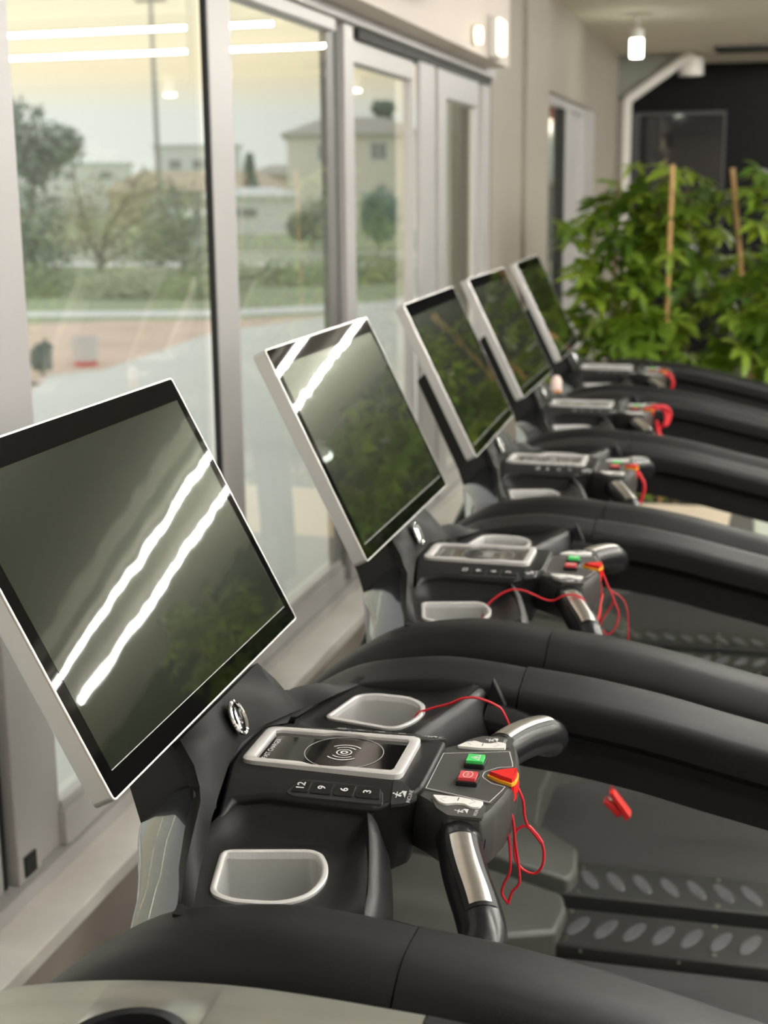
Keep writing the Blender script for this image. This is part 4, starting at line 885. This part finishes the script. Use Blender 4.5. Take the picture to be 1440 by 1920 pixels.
tree('dense grey-green tree at the left edge of the first window', -13.9, 26.4, [([(0, 0, 0), (0.1, 0, 1.2), (0.3, 0, 2.6)], 0.10), ([(0, 0, 0.4), (-0.4, 0, 1.6), (-0.6, 0.1, 2.8)], 0.07)],
     [(0.0, 0, 3.2, 0.8, 0.8, 0.7), (-0.7, 0, 3.3, 0.8, 0.8, 0.8), (0.35, 0, 2.6, 0.55, 0.6, 0.5), (0.2, 0, 1.5, 0.8, 0.6, 0.9), (-0.5, 0, 1.0, 0.9, 0.6, 1.0), (0.3, 0, 0.6, 0.8, 0.6, 0.6), (0.9, 0, 2.9, 0.5, 0.5, 0.5)], 3600, 0.085, FOL1, 1)
tree('bare brown branching tree left of the utility pole', -16.0, 34.3, [([(0, 0, 0), (0.3, 0, 1.0), (1.4, 0, 2.6)], 0.09), ([(0, 0, 0.3), (-0.4, 0, 1.4), (-0.6, 0, 2.7)], 0.07), ([(0.2, 0, 0.6), (0.9, 0.1, 1.2), (2.2, 0, 2.0)], 0.06), ([(0.1, 0, 0.2), (0.9, 0, 0.6), (1.9, 0, 0.9)], 0.06)],
     [(0.2, 0, 1.7, 1.2, 0.7, 0.9), (1.5, 0, 1.9, 1.0, 0.7, 0.75), (0.6, 0, 0.7, 1.4, 0.6, 0.7), (-0.7, 0, 1.2, 0.8, 0.6, 1.1), (1.9, 0, 0.9, 0.9, 0.6, 0.7)], 2600, 0.075, FOL2, 2)
tree('grey-green bush in front of the bare trees', -13.1, 32.8, [([(0, 0, 0), (0.1, 0, 1.0), (-0.2, 0, 2.3)], 0.08), ([(0, 0, 0.5), (0.4, 0, 1.2), (0.7, 0, 2.4)], 0.05)],
     [(0, 0, 1.5, 1.1, 0.6, 0.8), (0.5, 0, 0.7, 1.0, 0.6, 0.7), (-0.6, 0, 0.7, 0.8, 0.5, 0.7)], 1800, 0.075, FOL4, 3, 'bush', 'bush')
tree('dark cypress on the skyline beside the window bar', -27.6, 80.4, [([(0, 0, 0), (0, 0, 1.5), (0, 0, 3.5)], 0.1)], [(0, 0, 2.4, 0.55, 0.5, 1.8), (0, 0, 3.6, 0.3, 0.3, 0.8), (0.7, 0, 1.2, 0.8, 0.5, 1.0)], 900, 0.16, FOL3, 4)
tree('dark green hedge left of the cream house', -24.6, 82.5, None, [(-0.8, 0, 1.2, 1.2, 0.8, 1.4), (1.2, 0, 1.2, 1.4, 0.8, 1.4)], 900, 0.16, FOL3, 14, 'hedge', 'hedge')
tree('palm tree showing above the roof of the cream house', -19.3, 79.5, [([(0, 0, 0), (0.05, 0, 3.0), (0, 0, 6.4)], 0.14)], [(0, 0, 6.6, 0.75, 0.7, 0.45), (0.1, 0, 6.2, 0.5, 0.5, 0.5)], 420, 0.22, FOL3, 5)
tree('green bush in front of the cream house', -14.2, 47.8, [([(0, 0, 0), (0, 0, 0.8), (0.1, 0, 1.6)], 0.06)], [(0.2, 0, 1.0, 0.75, 0.5, 0.95), (-0.5, 0, 0.8, 0.5, 0.5, 0.6), (0.7, 0, 1.0, 0.3, 0.4, 0.8)], 1500, 0.10, FOL4, 6, 'bush', 'bush')
tree('tall green bush seen through the third pane', -11.9, 48.5, [([(0, 0, 0), (0, 0, 0.8), (0.1, 0, 1.6)], 0.06)], [(0.0, 0, 1.2, 0.85, 0.5, 1.1)], 1500, 0.10, mat('bluish_foliage', (0.28, 0.42, 0.34), 0.7, var=0.3, vscale=1), 7, 'bush', 'bush')
tree('low green shrubs along the verge in front of the road', -9.2, 29.0, None, [(-1.5, 0, 0.25, 1.2, 0.8, 0.3), (0.3, 0, 0.25, 1.3, 0.8, 0.32), (1.6, 1.2, 0.3, 1.0, 0.8, 0.35)], 1800, 0.07, GRASS, 8, 'hedge', 'hedge')
tree('low green weeds below the bare trees', -12.2, 25.2, None, [(-1.0, 0, 0.3, 1.0, 0.8, 0.4), (0.8, 0, 0.25, 1.2, 0.8, 0.3), (2.4, 0, 0.2, 1.2, 0.8, 0.25)], 2000, 0.07, GRASS, 9, 'hedge', 'hedge')
e = tag(empty('utility_pole', (-17.24, 41.57, -0.12)), 'tall thin grey utility pole beyond the first window', 'pole')
tube('pole', [(0, 0, 0), (-0.02, 0, 8.2)], [0.085, 0.06], mat('pole_grey', (0.36, 0.37, 0.37), 0.7), e, n=10)
bm = bmesh.new(); add_box(bm, -0.5, 0.5, -0.04, 0.04, 7.6, 7.7); finish('cross_arm', bm, BARK, e, smooth=False)
e = tag(empty('low_wall', (-15.0, 40.5, -0.12), 0.06), 'low pale boundary wall along the road outside', 'wall')
box('wall_body', -9, 9, -0.1, 0.1, 0.0, 0.16, WHITEW, e, smooth=False); box('coping', -9, 9, -0.14, 0.14, 0.16, 0.22, RUBBLE, e, smooth=False)
struct(raw('road', [(-40, 38.5, -0.117), (-1.8, 38.8, -0.117), (-1.8, 36.8, -0.117), (-40, 36.5, -0.117)], [(0, 1, 2, 3)], RUBBLE, smooth=False))
e = tag(empty('bucket', (-7.2, 14.93, -0.115)), 'white and red plastic bucket on the pavement outside', 'bucket')
WHITEP = mat('white_plastic', (0.74, 0.73, 0.73), 0.5); REDP = mat('red_plastic', (0.80, 0.09, 0.08), 0.5)
bm = bmesh.new(); A = [2 * PI * k / 24 for k in range(24)]
def cz(r, z): return [(r * math.cos(a), r * math.sin(a), z) for a in A]
add_loops(bm, [cz(0.128, 0), cz(0.146, 0.19)], True, True, False); finish('lower_body', bm, REDP, e)
bm = bmesh.new(); add_loops(bm, [cz(0.146, 0.19), cz(0.160, 0.30), cz(0.168, 0.30), cz(0.168, 0.325), cz(0.157, 0.325), cz(0.136, 0.05)], True, False, True); finish('upper_body', bm, WHITEP, e)
tube('bucket_handle', [(0.165 * math.cos(a), 0.165 * math.sin(a) * 0.3 - 0.16, 0.31 - 0.12 * math.sin(a)) for a in [PI * k / 12 for k in range(13)]], 0.005, WHITEP, e, n=6)
e = tag(empty('debris_bag', (-7.25, 13.95, -0.115)), 'crumpled dark green sheet heaped on the pavement left of the bucket', 'sheet')
TARP = mat('dark_green_sheet', (0.12, 0.16, 0.15), 0.5)
rnd = random.Random(3); bm = bmesh.new(); bmesh.ops.create_icosphere(bm, subdivisions=3, radius=1.0)
for v in bm.verts:
    k = 0.75 + 0.35 * math.sin(v.co.x * 6 + 1) * math.sin(v.co.y * 5 + 2) + rnd.uniform(-0.05, 0.05)
    v.co = Vector((v.co.x * 0.13 * k + 0.05 * max(0, v.co.z), v.co.y * 0.12 * k, max(0.0, 0.20 + v.co.z * 0.22 * k)))
finish('sheet_body', bm, TARP, e)
bm = bmesh.new(); bmesh.ops.create_icosphere(bm, subdivisions=2, radius=1.0)
for v in bm.verts: v.co = Vector((v.co.x * 0.22 * (1 + 0.3 * math.sin(v.co.y * 7)) + 0.1, v.co.y * 0.13 - 0.75, max(0, 0.015 + v.co.z * 0.03)))
finish('loose_flap', bm, TARP, e)
# pale return wall of the next building outside the last window
struct(box('wall_outer', -2.6, -2.4, 12.4, 17.0, -0.12, 4.0, mat('pale_render', (0.88, 0.87, 0.76), 0.8, var=0.05, vscale=1.2), smooth=False))

e = tag(empty('shop_building', (-4.3, 34.0, -0.12), 0.12), 'small shop front with red fascia and pale sign outside the far glass door', 'building')
box('shop_wall', -3.0, 1.6, 0.0, 4.0, 0.0, 4.3, HOUSEW, e, smooth=False)
box('fascia', -3.05, 1.65, -0.12, -0.01, 3.55, 4.1, mat('red_fascia', (0.50, 0.13, 0.12), 0.6), e, smooth=False)
box('sign_panel', -2.9, 1.5, -0.10, -0.01, 2.2, 3.5, mat('pale_blue_panel', (0.72, 0.82, 0.86), 0.5), e, smooth=False)
box('shop_window', -2.9, 1.5, -0.06, -0.01, 0.3, 2.1, WINDK, e, smooth=False)
